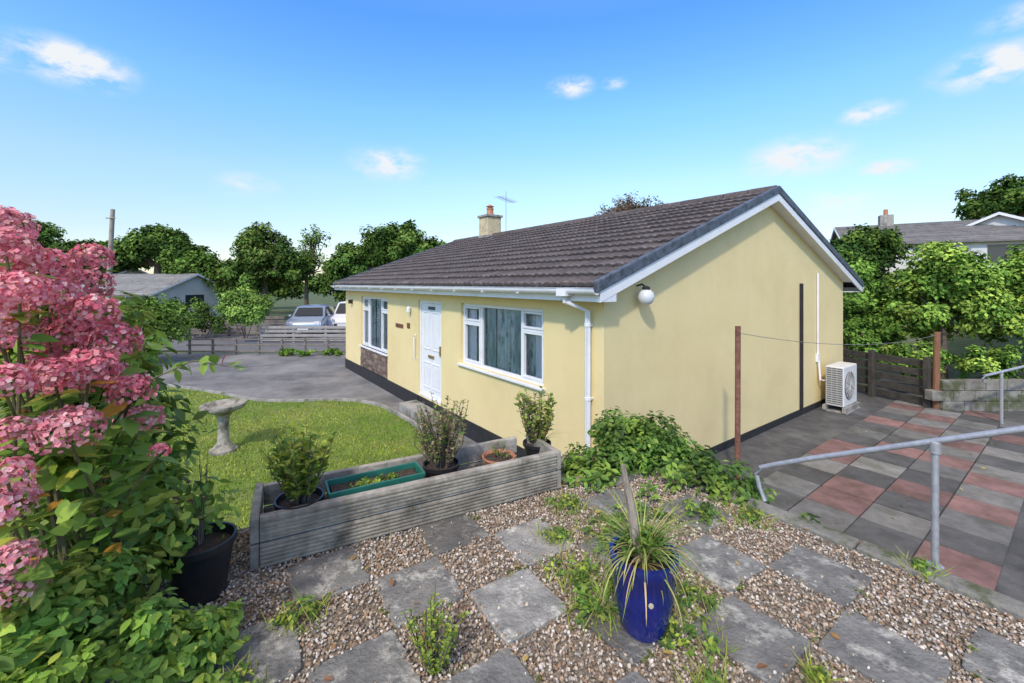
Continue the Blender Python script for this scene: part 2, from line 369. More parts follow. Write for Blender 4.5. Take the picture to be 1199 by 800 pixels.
def pot(name,x,y,z,r,h,mt,shape=None):
    e=empty(name,(x,y,z)); m=MB()
    prof=shape or [(r*.72,0),(r*.95,h*.88),(r*1.04,h*.88),(r*1.04,h),(r*.96,h),(r*.9,h*.85),(r*.88,h*.8)]
    m.lathe((0,0,0),prof,32); m.build('pot_body',mt,e,smooth=True)
    s=MB(); s.lathe((0,0,0),[(r*.9,h*.84),(r*.5,h*.87),(.01,h*.88)],24); s.build('pot_soil',SOIL,e,smooth=True)
    return e
def spikes(e,n,L,w,pal,z=0,spread=.8,droop=.5,r0=.03,name='spiky_leaves'):
    Vs=[];Fs=[];Cs=[]; seg=7
    for i in range(n):
        az=rng.uniform(0,2*np.pi); tilt=rng.uniform(.05,spread); l=L*rng.uniform(.55,1.1); ww=w*rng.uniform(.7,1.2)
        d=np.array([math.cos(az),math.sin(az)]); side=np.array([-d[1],d[0],0])
        p=np.array([d[0]*r0*rng.random(),d[1]*r0*rng.random(),z]); ang=tilt; b=len(Vs); c=np.array(pal[rng.integers(len(pal))])*rng.uniform(.7,1.3)
        dr=droop*rng.uniform(.3,1.4)
        for s in range(seg+1):
            t=s/seg; wv=ww*(1-t)**.6*(.6+.4*min(1,t*4))
            Vs+= [p-side*wv/2,p+side*wv/2]; Cs+=[c*(1+.4*t)]*2
            ang+=dr/seg*(1+t); p=p+np.array([d[0]*math.sin(ang),d[1]*math.sin(ang),math.cos(ang)])*l/seg
        for s in range(seg): q=b+2*s; Fs.append((q,q+1,q+3,q+2))
    npmesh(name,np.array(Vs),np.array(Fs),FOL,np.array(Cs),parent=e)
def herb(e,n,H,R,leaf,pal,z=0,per=12,stemcol=BARK,T=(DIA_V,DIA_F),name='foliage',start=.15):
    m=MB(); ps=[];fs=[];ns=[]
    for i in range(n):
        az=rng.uniform(0,2*np.pi); h=H*rng.uniform(.5,1.05); rr=R*rng.random()**.6
        tip=np.array([math.cos(az)*rr,math.sin(az)*rr,z+h]); b0=tip*np.array([.25,.25,0])+np.array([0,0,z]); mid=(b0+tip)/2+rng.normal(size=3)*R*.12
        m.tube([b0,mid,tip],[.004,.003,.0015],4)
        for k in range(per):
            t=rng.uniform(start,1); p=b0*(1-t)**2+2*mid*t*(1-t)+tip*t*t
            f=nrmz(np.array([rng.normal(),rng.normal(),rng.uniform(.1,.9)])); ps.append(p);fs.append(f);ns.append(np.array([0,0,1])+rng.normal(size=3)*.3)
    m.build('stems',stemcol,e)
    k=len(ps); pal=np.array(pal)
    V,F,C=scatter(T[0],T[1],np.array(ps),np.array(fs),np.array(ns),leaf*rng.uniform(.6,1.3,k),pal[rng.integers(0,len(pal),k)]*rng.uniform(.7,1.3,k)[:,None])
    npmesh(name,V,F,FOL,C,parent=e)
G1=(.06,.12,.022);G2=(.10,.19,.03);G3=(.16,.25,.04);YG=(.28,.33,.05);BR=(.2,.145,.08);BR2=(.3,.23,.13)
e=pot('potted_shrub',-1.215,2.44,1.2,.125,.21,BLACKPL); herb(e,50,.42,.2,.05,[G2,G3,YG,YG,YG],z=.18,per=24)
e=pot('potted_shrub',-.5,3.02,1.17,.125,.19,BLACKPL); herb(e,75,.48,.2,.03,[BR,BR2,BR2,G2,G3,(.25,.24,.1)],z=.16,per=26)
e=pot('potted_shrub',.2,3.42,1.17,.11,.19,BLACKPL); herb(e,40,.42,.16,.045,[YG,BR2,G3,G2,(.3,.26,.08)],z=.16,per=22); spikes(e,30,.32,.012,[YG,G3],z=.16)
e=pot('terracotta_planter',-.1,3.2,1.22,.12,.12,TERRA); herb(e,8,.08,.1,.03,[G2,G3],z=.1,per=5)
e=empty('green_trough_planter',(-.86,2.70,1.275),math.atan2(ud[1],ud[0])+.03)
m=MB()
def trough(m,L,W,H,t=.012):
    a,b,c,d=L/2,W/2,L/2*.93,W/2*.85
    o=[(-c,-d,0),(c,-d,0),(c,d,0),(-c,d,0),(-a,-b,H),(a,-b,H),(a,b,H),(-a,b,H),(-a+t,-b+t,H),(a-t,-b+t,H),(a-t,b-t,H),(-a+t,b-t,H),(-a+t,-b+t,H*.7),(a-t,-b+t,H*.7),(a-t,b-t,H*.7),(-a+t,b-t,H*.7)]
    f=[(0,3,2,1)]+[(i,(i+1)%4,4+(i+1)%4,4+i) for i in range(4)]+[(4+i,4+(i+1)%4,8+(i+1)%4,8+i) for i in range(4)]+[(8+i,8+(i+1)%4,12+(i+1)%4,12+i) for i in range(4)]
    m.add(o,f)
trough(m,.58,.2,.135); m.build('trough_body',GREENPL,e,bevel=.003)
m=MB(); m.box(-.26,.26,-.082,.082,.05,.1); m.build('trough_soil',SOIL,e)
m=MB(); m.box(-.25,.25,-.07,.07,-.07,0); m.build('trough_support_brick',CONC,e)
(V,F,C),_=cloud([(0,0,.1,.24,.07,.03)],600,.022,[G2,G3,YG],30,.5); npmesh('seedlings',V,F,FOL,C,parent=e)
e=pot('potted_twig_plant',-1.5,2.06,PZ,.14,.27,BLACKPL); herb(e,7,.42,.1,.05,[(.1,.03,.03),G1,G2],z=.25,per=5)
r=.137;h=.33
e=pot('blue_glazed_pot',.57,1.85,PZ+.01,r,h,BLUEG,shape=[(r*.62,0),(r*.72,.02),(r*.92,h*.5),(r*.98,h*.85),(r*1.06,h*.9),(r*1.06,h),(r*.93,h),(r*.9,h*.85)])
spikes(e,100,.34,.009,[(.12,.2,.04),(.2,.26,.06),(.26,.27,.08),(.08,.14,.03)],z=.3,spread=.75,droop=1.2)
spikes(e,80,.3,.010,[(.26,.26,.08),(.16,.22,.05),(.34,.25,.12)],z=.29,spread=1.3,droop=1.4,name='outer_leaves')
(V,F,C),_=cloud([(0,0,.36,.12,.12,.06)],350,.03,[G2,G3,G1],20,.5,T=(LEAF_V,LEAF_F)); npmesh('pot_weeds',V,F,FOL,C,parent=e)
m=MB(); m.tube([(-.02,.0,.28),(-.04,0,.42),(-.05,.005,.52),(-.075,0,.62),(-.085,.01,.70)],[.022,.021,.019,.015,.01],8); m.build('dead_stem',mat('dead_wood',(.10,.085,.06),(.36,.31,.24),30,.9,.9,60,stretch=(1,1,.2)),e,smooth=True)
m=MB(); m.lathe((0,0,0),[(.011,0),(.010,.003),(.002,.004)],16); o=m.build('badge',mat('badge_cream',(.4,.37,.25)),e); o.location=(-.01,-.131,.19); o.rotation_euler=(math.radians(84),0,0)

# ------------------------------------------------------------------ the bungalow
H=empty('bungalow',(CX,CY,0),ANG)
RS=.364; XR=4.31; ZR=4.29; XE0=-.28; XE1=8.9; HLn=11.1
def under(x): return ZR-.14-abs(x-XR)*RS
m=MB(); T=.25
W1=(1.11,3.46,1.16,2.27); DR=(4.25,5.35,.2,2.27); W2=(7.25,9.46,.8,2.25)
zt=under(0)-.002; zb=.17
ys=[T,W1[0],W1[1],DR[0],DR[1],W2[0],W2[1],HLn-T]
for a,b in [(0,1),(2,3),(4,5),(6,7)]: m.box(0,T,ys[a],ys[b],zb,zt)
for w in (W1,DR): 
    if w[2]>zb: m.box(0,T,w[0],w[1],zb,w[2])
    m.box(0,T,w[0],w[1],w[3],zt)
m.box(0,T,W2[0],W2[1],W2[3],zt)
gp2=[(0,.12),(8.24,.12),(8.24,under(8.24)),(XR,ZR-.14),(0,under(0))]
m.prism_y(gp2,0,T); m.prism_y(gp2,HLn-T,HLn); m.box(7.99,8.24,T,HLn-T,.12,under(8.24)-.02)
m.build('walls',YEL,H)
STONEP=mat('stone_panel_m',(.10,.07,.055),(.22,.17,.135),10,.9,.8,30,vcol=True)
m=MB(); m.box(.012,T,W2[0],W2[1],.172,.798,(.5,.5,.5)); m.build('stone_panel_backing',STONEP,H,vc=True)
m=MB()
z=.18
while z<.79:
    y=W2[0]; hh=min(random.choice([.07,.09,.12]),.795-z)
    while y<W2[1]-.01:
        l=min(random.uniform(.12,.32),W2[1]-y); f=random.uniform(.55,1.5); m.box(-.01-random.uniform(0,.015),.014,y+.004,y+l-.004,z+.003,z+hh-.004,(f,f*.95,f*.9)); y+=l
    z+=hh
m.build('stone_panel',STONEP,H,bevel=.004,vc=True)
m=MB(); m.box(-.02,T,-.0,DR[0]-.0,-.3,.168); m.box(-.02,T,DR[1],HLn,-.3,.168); m.box(.0,T,DR[0],DR[1],-.3,.166)
m.build('plinth',BLACKP,H)
m=MB(); m.box(-.015,8.25,-.015,.0,-.2,.118); m.build('plinth_gable',BLACKP,H)
m=MB(); m.box(-.42,-.022,DR[0]+.0,DR[1]+.05,-.3,.06); m.build('door_step',CONC,H,bevel=.01)
m=MB(); m.box(1.6,1.65,T,HLn-T,0,2.5); m.box(.26,7.9,T+.01,HLn-T-.01,-.1,-.0); m.build('interior_partition',mat('interior_wall',(.3,.28,.25)),H)
g=bpy.data.materials.new('window_glass'); g.use_nodes=True; nt=g.node_tree; nt.nodes.remove(nt.nodes['Principled BSDF'])
gl=nt.nodes.new('ShaderNodeBsdfGlossy'); gl.inputs['Roughness'].default_value=.02; gl.inputs[0].default_value=(.9,.95,1,1)
tp=nt.nodes.new('ShaderNodeBsdfTransparent'); tp.inputs[0].default_value=(.93,.95,.95,1)
fr=nt.nodes.new('ShaderNodeFresnel'); fr.inputs[0].default_value=1.6
mxs=nt.nodes.new('ShaderNodeMixShader'); nt.links.new(fr.outputs[0],mxs.inputs[0]); nt.links.new(tp.outputs[0],mxs.inputs[1]); nt.links.new(gl.outputs[0],mxs.inputs[2]); nt.links.new(mxs.outputs[0],nt.nodes['Material Output'].inputs[0])
CURT=mat('net_curtain',(.5,.54,.53),(.82,.84,.82),16,.9,c3=(.22,.3,.29),s3=14,t3=(.52,.62),stretch=(1,1,.3))
CURTP=mat('plain_curtain',(.76,.76,.77),(.85,.85,.86),6,.9)
BLINDC=mat('curtain_teal',(.2,.3,.3),(.55,.6,.58),10,.9,stretch=(1,1,.35))
def window(name,w,divs,tops):
    y0,y1,z0,z1=w; xa,xb=.055,.125; f=.055; m=MB()
    m.box(xa,xb,y0,y0+f,z0,z1); m.box(xa,xb,y1-f,y1,z0,z1)
    m.box(xa,xb,y0+f,y1-f,z0,z0+f); m.box(xa,xb,y0+f,y1-f,z1-f,z1)
    ed=[y0+f]+[d for d in divs]+[y1-f]
    for d in divs: m.box(xa+.002,xb-.002,d-.025,d+.025,z0+f,z1-f)
    cells=[]
    for k in range(len(ed)-1):
        a=ed[k]+(.025 if k>0 else 0); b=ed[k+1]-(.025 if k<len(ed)-2 else 0)
        if tops[k]:
            zt=z1-f-tops[k]; m.box(xa+.002,xb-.002,a,b,zt-.02,zt+.02); cells+= [(a,b,z0+f,zt-.02),(a,b,zt+.02,z1-f)]
        else: cells.append((a,b,z0+f,z1-f))
        if tops[k]:
            for (ca_,cb_,cz,cw) in cells[-2:]:
                s=.035; X0=xa-.012;X1=xb-.03
                m.box(X0,X1,ca_+.003,ca_+s,cz+.003,cw-.003); m.box(X0,X1,cb_-s,cb_-.003,cz+.003,cw-.003)
                m.box(X0,X1,ca_+s,cb_-s,cz+.003,cz+s); m.box(X0,X1,ca_+s,cb_-s,cw-s,cw-.003)
    m.build(name+'_frame',WHITE,H,bevel=.003)
    m=MB(); m.box(-.055,.055,y0-.05,y1+.05,z0-.035,z0-.002); m.build(name+'_sill',WHITE,H,bevel=.004)
    m=MB(); m.add([(.095,y0+f,z0+f),(.095,y1-f,z0+f),(.095,y1-f,z1-f),(.095,y0+f,z1-f)],[(0,3,2,1)]); m.build(name+'_glass',g,H)
    ny=260; yy=np.linspace(y0+.01,y1-.01,ny); xx=.19+.022*np.sin(yy*55+np.sin(yy*5)*1.5)+.006*np.sin(yy*130)
    V=np.concatenate([np.column_stack([xx,yy,np.full(ny,z0+.01)]),np.column_stack([xx,yy,np.full(ny,z1-.01)])]); F=np.array([(i,i+1,ny+i+1,ny+i) for i in range(ny-1)])
    npmesh(name+'_net_curtain',V,F,CURT,smooth=True,parent=H)
    for (a,b,mt) in ((y0+.01,y0+.34,CURTP),(y1-.34,y1-.01,CURTP),(divs[0]+.05,divs[0]+.3,BLINDC),(divs[-1]-.3,divs[-1]-.05,BLINDC)):
        yy=np.linspace(a,b,40); xx=.15+.012*np.sin(yy*60)
        V=np.concatenate([np.column_stack([xx,yy,np.full(40,z0+.01)]),np.column_stack([xx,yy,np.full(40,z1-.01)])]); F=np.array([(i,i+1,40+i+1,40+i) for i in range(39)])
        npmesh(name+'_curtain',V,F,mt,smooth=True,parent=H)
window('front_window',W1,[1.68,2.83],[.28,0,.28])
window('living_window',W2,[7.85,8.86],[.3,0,.3])
y0,y1,z0,z1=DR
m=MB(); m.box(.04,.12,y0,y0+.06,z0,z1); m.box(.04,.12,y1-.06,y1,z0,z1); m.box(.04,.12,y0+.06,y1-.06,z1-.06,z1); m.box(.0,.13,y0+.06,y1-.06,z0,z0+.04)
m.box(.06,.11,y0+.065,y1-.065,z0+.045,z1-.065)
cy=(y0+y1)/2
for (a,b) in ((y0+.17,cy-.04),(cy+.04,y1-.17)):
    for (c,d) in ((z0+.2,z0+.75),(z0+1.02,z1-.24)):
        m.box(.045,.0595,a,b,c,c+.03); m.box(.045,.0595,a,b,d-.03,d); m.box(.045,.0595,a,a+.03,c+.03,d-.03); m.box(.045,.0595,b-.03,b,c+.03,d-.03); m.box(.05,.0595,a+.06,b-.06,c+.06,d-.06)
m.build('front_door',WHITE,H,bevel=.004)
m=MB(); m.box(.054,.0597,cy-.17,cy+.17,z1-.2,z1-.13); m.build('door_fanlight',mat('door_glass',(.1,.12,.13),rough=.1),H)
m=MB(); m.box(.035,.0595,cy-.13,cy+.13,z0+.85,z0+.91); m.box(.02,.0595,y0+.1,y0+.13,z0+.95,z0+1.15); m.build('letterbox_and_handle',mat('brass',(.45,.33,.12),(.5,.38,.16),metal=.8,rough=.35),H,bevel=.003)
m=MB(); m.tube([(-.01,y1+.1,.95),(-.06,y1+.1,1.0),(-.06,y1+.1,1.45),(-.01,y1+.1,1.5)],.015,8); m.build('grab_rail',WHITE,H,smooth=True)
m=MB(); m.box(-.02,-.001,6.2,6.65,1.57,1.66); m.box(-.02,-.001,5.8,5.95,1.6,1.72); m.build('name_plaque',mat('plaque',(.12,.04,.02),(.18,.07,.04)),H,bevel=.004)
m=MB(); m.lathe((-.06,5.75,1.95),[(.03,0),(.045,.04),(.045,.12),(.02,.16)],12); m.box(-.05,-.001,5.72,5.78,2.06,2.1); m.build('wall_lantern',WHITE,H)
m=MB(); m.box(-.12,-.001,10.3,10.4,2.0,2.12); m.build('floodlight',BLACKP,H,bevel=.01)
L=math.hypot(XR-XE0,(XR-XE0)*RS); nc=14; gg=L/nc; tw=.3; y0r=-.16; y1r=11.4; ntile=int(round((y1r-y0r)/tw)); tw=(y1r-y0r)/ntile; sp=9
cx_,cz_=1/math.hypot(1,RS),RS/math.hypot(1,RS)
Vs=[];Fs=[];Cs=[];b=0
prof=[.016*abs(math.sin(2*math.pi*t))**.8 for t in np.linspace(0,1,sp)]
prof[0]=-.006; prof[-1]=-.005
for side in (0,1):
    for i in range(nc):
        cf=random.uniform(.94,1.06)
        for k in range(ntile):
            dz=random.uniform(-.003,.003); ds=random.uniform(-.005,.005); f=random.uniform(.8,1.2)*cf; tint=random.uniform(-.03,.04); 
            yy=y0r+tw*(k+np.linspace(0.01,.99,sp))
            for (s,hh,lip) in ((i*gg-.035+ds,.0,2),(i*gg-.04+ds,.05,1),(i*gg+.03+ds,.048,0),((i+1)*gg,.006,0)):
                for q in range(sp):
                    o=hh+(prof[q] if hh>0 else prof[q]*.6)+dz
                    xx=XE0+s*cx_-o*cz_; zz=ZR-(XR-XE0)*RS+s*cz_+o*cx_-.02
                    if side: xx=2*XR-xx
                    course_shade=1.35 if lip==1 else (.5 if lip==2 else (.97 if hh>.03 else .7))  # course shadow painted into tile colour: dark lip foot, paler edge
                    Vs.append((xx,yy[q],zz)); Cs.append((f*(1+tint)*course_shade,f*course_shade,f*(1-tint)*course_shade))
            for r in range(3):
                for q in range(sp-1):
                    a=b+r*sp+q; Fs.append((a,a+1,a+1+sp,a+sp) if side==0 else (a,a+sp,a+1+sp,a+1))
            b+=4*sp
npmesh('roof_tiles',Vs,Fs,TILE,Cs,smooth=False,parent=H)
m=MB(); h0=ZR-(XR-XE0)*RS
m.prism_y([(XE0+.02,h0-.09),(XR,ZR-.10),(XE1-.02,h0-.09),(XE1-.02,h0-.03),(XR,ZR-.03),(XE0+.02,h0-.03)],y0r+.03,y1r-.03)
m.build('roof_deck',DARK,H)
m=MB(); y=y0r
while y<y1r:
    m.tube([(XR,y+.005,ZR-.045),(XR,y+.44,ZR-.04)],.12,12,tuple([random.uniform(.7,1.1)]*3)); y+=.45
m.build('ridge_tiles',TILE,H,smooth=True,vc=True)
def slope_board(m,y0,y1,t0,t1,xa=None,xb=None):
    xa=XE0 if xa is None else xa; xb=XE1 if xb is None else xb
    m.prism_y([(xa,ZR-(XR-xa)*RS+t0),(XR,ZR+t0),(xb,ZR-(xb-XR)*RS+t0),(xb,ZR-(xb-XR)*RS+t1),(XR,ZR+t1),(xa,ZR-(XR-xa)*RS+t1)],y0,y1)
m=MB(); slope_board(m,-.215,-.13,-.075,.06,XE0-.05,XE1+.05); slope_board(m,y1r-.04,y1r+.04,-.075,.06,XE0-.05,XE1+.05)
m.build('verge_capping',SLATEB,H,bevel=.012)
m=MB(); slope_board(m,-.195,-.17,-.205,-.078); slope_board(m,y1r-.0,y1r+.02,-.205,-.078); 
m.build('bargeboards',WHITE,H)
m=MB()
m.prism_y([(XE0+.03,h0-.19),(.0-.001,h0-.19),(.0-.001,h0-.175),(XE0+.03,h0-.175)],-.168,y1r-.02)
m.box(XE0-.0,XE0+.028,-.168,y1r-.02,h0-.2,h0-.035)
m.box(8.242,XE1-.03,-.168,y1r-.02,h0-.19,h0-.175); m.box(XE1-.028,XE1,-.168,y1r-.02,h0-.2,h0-.035)
m.box(XE0,-.002,-.19,-.169,h0-.2,h0-.19+.1)
m.build('fascia_and_soffit',WHITE,H)
m=MB(); slope_board(m,-.168,-.002,-.2,-.185,.0,8.24); m.build('gable_soffit',WHITE,H)
def gutter(m,xc,zc,ya,yb,r=.058):
    n=9; vs=[];fs=[]
    for y in (ya,yb):
        for k in range(n+1):
            a=math.pi+math.pi*k/n; vs.append((xc+r*math.cos(a),y,zc+r*math.sin(a)))
        for k in range(n+1):
            a=2*math.pi-math.pi*k/n; vs.append((xc+(r-.006)*math.cos(a),y,zc+(r-.006)*math.sin(a)))
    M=2*(n+1)
    for k in range(M): fs.append((k,(k+1)%M,M+(k+1)%M,M+k))
    fs.append(tuple(range(M))); fs.append(tuple(range(M,2*M))); m.add(vs,fs)
m=MB(); gutter(m,XE0-.062,h0-.06,-.2,y1r); gutter(m,XE1+.062,h0-.06,-.2,y1r)
for y in np.arange(.3,11.3,.9): m.box(XE0-.125,XE0,y,y+.02,h0-.125,h0-.11)
m.box(XE0-.13,XE0-.0,.24,.4,h0-.14,h0-.05)
m.build('gutters',WHITE,H)
m=MB(); m.tube([(XE0-.06,.32,h0-.1),(XE0-.06,.32,h0-.2),(-.07,.2,h0-.33),(-.07,.2,.1),(-.12,.2,.02)],.036,12)
for z in (2.1,1.2,.5): m.lathe((-.07,.2,z),[(.036,0),(.044,.003),(.044,.04),(.036,.043)],12); m.box(-.04,0,.17,.23,z+.01,z+.03)
m.build('downpipe',WHITE,H,smooth=True)
m=MB(); m.box(XR-.28,XR+.28,8.75,9.3,3.9,4.92); m.build('chimney_stack',mat('chimney_render',(.5,.42,.25),(.62,.53,.33),3,.9,.4,50,c3=(.3,.26,.18),s3=4,t3=(.5,.65)),H,bevel=.01)
m=MB(); m.box(XR-.33,XR+.33,8.7,9.35,4.922,5.0); m.box(XR-.3,XR+.3,8.73,9.32,4.15,4.3); m.build('chimney_cap',CONC,H,bevel=.01)
m=MB(); m.lathe((XR,9.02,5.0),[(.13,0),(.11,.2),(.13,.22),(.13,.25),(.09,.25)],16); m.build('chimney_pot',TERRA,H,smooth=True)
m=MB(); m.lathe((XR,9.02,5.25),[(.09,0),(.09,.05),(.15,.06),(.02,.14)],16); m.build('chimney_cowl',TERRA,H,smooth=True)
m=MB(); a=(XR+.1,8.2); m.tube([(a[0],a[1],4.1),(a[0],a[1],5.72)],.012,6)
m.tube([(a[0]-.5,a[1]-.25,5.45),(a[0]+.55,a[1]+.3,5.45)],.009,5)
for t in np.linspace(-.45,.5,9): m.tube([(a[0]+t+.09,a[1]+t*.52-.17,5.45),(a[0]+t-.09,a[1]+t*.52+.17,5.45)],.005,4)
m.build('tv_aerial',METAL,H)
m=MB(); m.lathe((.62,-.14,2.36),[(.01,0),(.06,.012),(.09,.045),(.105,.1),(.09,.155),(.06,.185),(.01,.2)],24); m.build('globe_lamp',mat('frosted_globe',(.62,.64,.66),rough=.25),H,smooth=True)
m=MB(); m.lathe((.62,-.14,2.55),[(.045,0),(.05,.03),(.02,.05)],16); m.tube([(.62,-.14,2.58),(.62,-.08,2.62),(.62,0,2.6)],.012,8); m.build('lamp_bracket',BLACKP,H,smooth=True)
m=MB(); m.box(5.73,5.82,-.045,-.001,.12,2.63); m.build('side_recess_strip',mat('recess_shade_dark',(.012,.01,.01),(.025,.02,.02)),H,bevel=.01)  # dark box added in place of the shaded edge of a door recess
m=MB(); m.tube([(6.62,-.025,2.85),(6.62,-.025,1.15)],.02,8); m.box(6.57,6.67,-.05,-.001,.98,1.15); m.build('conduit',WHITE,H)
e=empty('air_conditioner_unit',HL(6.98,-.33)+(0,),ANG)
ac=mat('ac_white',(.62,.61,.57),(.7,.69,.66),5,.5)
m=MB(); m.box(-.4,.4,-.16,.16,.12,.93); m.build('casing',ac,e,bevel=.02)
m=MB()
for z in np.arange(.18,.88,.045): m.box(-.412,-.398,-.135,.135,z,z+.018)
for y in (-.14,-.05,.04,.13): m.box(-.416,-.411,y,y+.008,.16,.9)
for k in range(7):
    r=.28*(k+1)/7; m.tube([(-.08+r*math.cos(t),-.175,.53+r*math.sin(t)) for t in np.linspace(0,2*math.pi,33)],.005,4,caps=False)
for t in np.linspace(0,math.pi,9)[:-1]: m.tube([(-.08-.28*math.cos(t),-.178,.53-.28*math.sin(t)),(-.08+.28*math.cos(t),-.178,.53+.28*math.sin(t))],.005,4)
m.build('grille',mat('ac_grille',(.42,.42,.39)),e)
m=MB(); m.box(-.4045,-.4005,-.14,.14,.16,.9); m.build('fin_bank',mat('ac_fins',(.12,.12,.12)),e)
m=MB(); m.lathe((0,0,0),[(.285,0),(.285,.012),(.02,.013)],32); o=m.build('fan_recess',BLACKP,e); o.location=(-.08,-.158,.53); o.rotation_euler=(math.pi/2,0,0)
m=MB(); m.box(-.45,.45,-.2,-.14,0.02,.115); m.box(-.45,.45,.14,.2,.02,.115); m.box(-.42,.42,-.22,.22,.001,.02); m.build('feet',CONC,e)
m=MB(); m.tube([(-.3,.17,.6),(-.36,.26,.6),(-.36,.29,1.0)],.02,8); m.build('pipes',WHITE,e,smooth=True)

# ------------------------------------------------------------------ posts, rails
m=MB(); m.tube([(2.96,5.6,0),(2.965,5.6,2.07)],.034,12); m.tube([(2.93,5.57,1.96),(3.0,5.63,1.98)],.012,6); m.build('rusty_clothes_post',RUST,smooth=True)
m=MB()
A=np.array([2.965,5.6,1.98]);B=np.array([8.85,8.9,1.55])
pts=[A*(1-t)+B*t-np.array([0,0,.35*4*t*(1-t)*.5]) for t in np.linspace(0,1,14)]
m.tube(pts,.004,4); m.build('washing_line',mat('line',(.2,.2,.2)))
m=MB(); m.tube([(8.85,8.9,0),(8.83,8.88,.8),(8.87,8.9,1.62)],[.07,.06,.055],9); m.build('timber_post',BROWNW,smooth=True)
e=empty('metal_handrail',(0,0,0))
m=MB()
def kz(t): return 1.385+ (t)*.49
def kp3(t,z): p=np.array([1.70,2.90])+kd*t; return (p[0],p[1],z)
m.tube([kp3(.02,1.16),kp3(-.02,1.24),kp3(-.035,1.32),kp3(-.01,1.375),kp3(.05,1.41),kp3(.3,kz(.3)+.01),kp3(.845,1.81),kp3(1.5,2.13),kp3(3,2.85)],.0155,14)
m.build('top_rail',METAL,e,smooth=True)
m=MB(); m.tube([kp3(.845,PZ),kp3(.845,1.8)],.016,14); m.lathe(kp3(.845,1.745),[(.016,0),(.024,.004),(.024,.06),(.016,.065)],14); m.lathe(kp3(.845,PZ+.03),[(.035,0),(.035,.006),(.02,.008)],14)
m.tube([kp3(2.6,PZ),kp3(2.6,2.65)],.016,14)
m.build('posts',METAL,e,smooth=True)
m=MB(); m.tube([(8.75,7.9,.92),(9.1,7.95,.98),(9.9,8.05,1.12),(11,8.2,1.3)],.025,8); m.tube([(9.12,7.95,0),(9.12,7.95,.98)],.025,8); m.tube([(8.75,7.9,.92),(8.72,7.9,.86),(8.75,7.9,.8)],.025,8); m.build('garden_handrail',METAL,smooth=True)
m=MB()
for row in range(3):
    x=8.85-(row%2)*.22
    while x<14:
        m.box(x,x+.43,8.75,8.93,row*.215,row*.215+.205); x+=.44
m.build('low_block_wall',mat('blockwall',(.13,.12,.1),(.28,.27,.23),6,.95,.8,40,c3=(.08,.09,.04),s3=2.5,t3=(.48,.6)),bevel=.01)
m=MB(); a=np.array([8.1,11.0]); b=np.array([8.8,8.95]); d=b-a
for k in range(5): m.obox((a+b)/2,d,np.hypot(*d),.04,.05+k*.2,.05+k*.2+.15)
for t in (0.02,.5,.98): m.obox(a+d*t-np.array([.06,.02]),d,.1,.1,0,1.08)
m.build('timber_fence',mat('dark_fence',(.03,.027,.022),(.07,.063,.05),7,.9,.5,30),bevel=.006)  # dark boards, darkened further in colour to stand in for shadow
m=MB()
for k in range(4): m.obox((7.9+.1*k,10.9-.0*k+.3*k),(1,.2),1.6,.3,0,.16*(k+1))
m.build('garden_steps',CONC,bevel=.01)
m=MB(); m.lathe((-4.7,6.95,-.12),[(.2,0),(.2,.06),(.15,.09),(.13,.12),(.085,.18),(.075,.4),(.085,.55),(.11,.62),(.16,.66),(.3,.72),(.32,.75),(.32,.79),(.29,.79),(.2,.74),(.02,.725)],32)
m.build('bird_bath',mat('birdbath_stone',(.25,.23,.18),(.42,.39,.32),14,.9,.7,50,c3=(.14,.13,.09),s3=6,t3=(.48,.6)),smooth=True)
k=150; P=np.concatenate([np.stack([rng.uniform(-8,.5,70),rng.uniform(4,11,70)],1),np.stack([rng.uniform(-1.5,2.3,50),rng.uniform(1.4,3.2,50)],1),np.array([HL(a_,b_) for a_,b_ in zip(rng.uniform(.5,8,30),rng.uniform(-3,-.2,30))])])
zz=np.concatenate([np.full(70,-.06),np.full(50,PZ+.022),np.full(30,.032)]); okp=np.ones(k,bool); okp[70:120]=inpoly(P[70:120],patio)
V,F,C=scatter(LEAF_V,LEAF_F,np.column_stack([P,zz])[okp],np.column_stack([rng.normal(size=(k,2)),rng.normal(size=k)*.15])[okp],np.column_stack([rng.normal(size=(k,2))*.3,np.ones(k)])[okp],rng.uniform(.025,.05,k)[okp],np.array([(.3,.17,.06),(.2,.1,.05),(.4,.3,.08)])[rng.integers(0,3,k)][okp])
npmesh('fallen_leaves',V,F,FOL,C)

# ------------------------------------------------------------------ plants near
GP=[G1,G2,G3,(.08,.16,.03)]
shrub('ivy_bush',[(1.0,3.62,1.12,.68,.55,.42),(.62,3.3,1.12,.35,.3,.22),(1.4,3.25,1.12,.45,.42,.3),(1.2,4.1,.85,.5,.45,.5),(1.62,3.05,1.1,.28,.3,.2),(.85,2.95,1.12,.35,.25,.12),(1.35,2.85,1.12,.25,.18,.1),(1.85,2.75,1.1,.12,.2,.09)],13000,.052,GP+[(.2,.3,.05)],190,.28,T=(LEAF_V,LEAF_F),var=.45,up=.8)
LP=[G2,G3,(.22,.31,.045),(.15,.25,.035),YG]
shrub('border_shrub',[(-1.95,2.05,1.5,.5,.5,.5),(-1.75,1.75,1.4,.35,.35,.35),(-2.5,2.4,1.2,.6,.6,.5)],6000,.06,LP,90,.3,T=(LEAF_V,LEAF_F),up=.7,var=.45)
shrub('border_plant',[(-1.38,1.5,1.3,.27,.25,.24),(-1.3,1.7,1.2,.25,.2,.14),(-1.12,1.62,1.15,.14,.14,.09),(-1.55,1.4,1.5,.27,.22,.3),(-1.35,1.2,1.4,.2,.15,.25)],5600,.043,LP,90,.28,T=(LEAF_V,LEAF_F),up=.8,var=.45)
HB=(-1.75,1.75,PZ); he=empty('pink_hydrangea',HB)
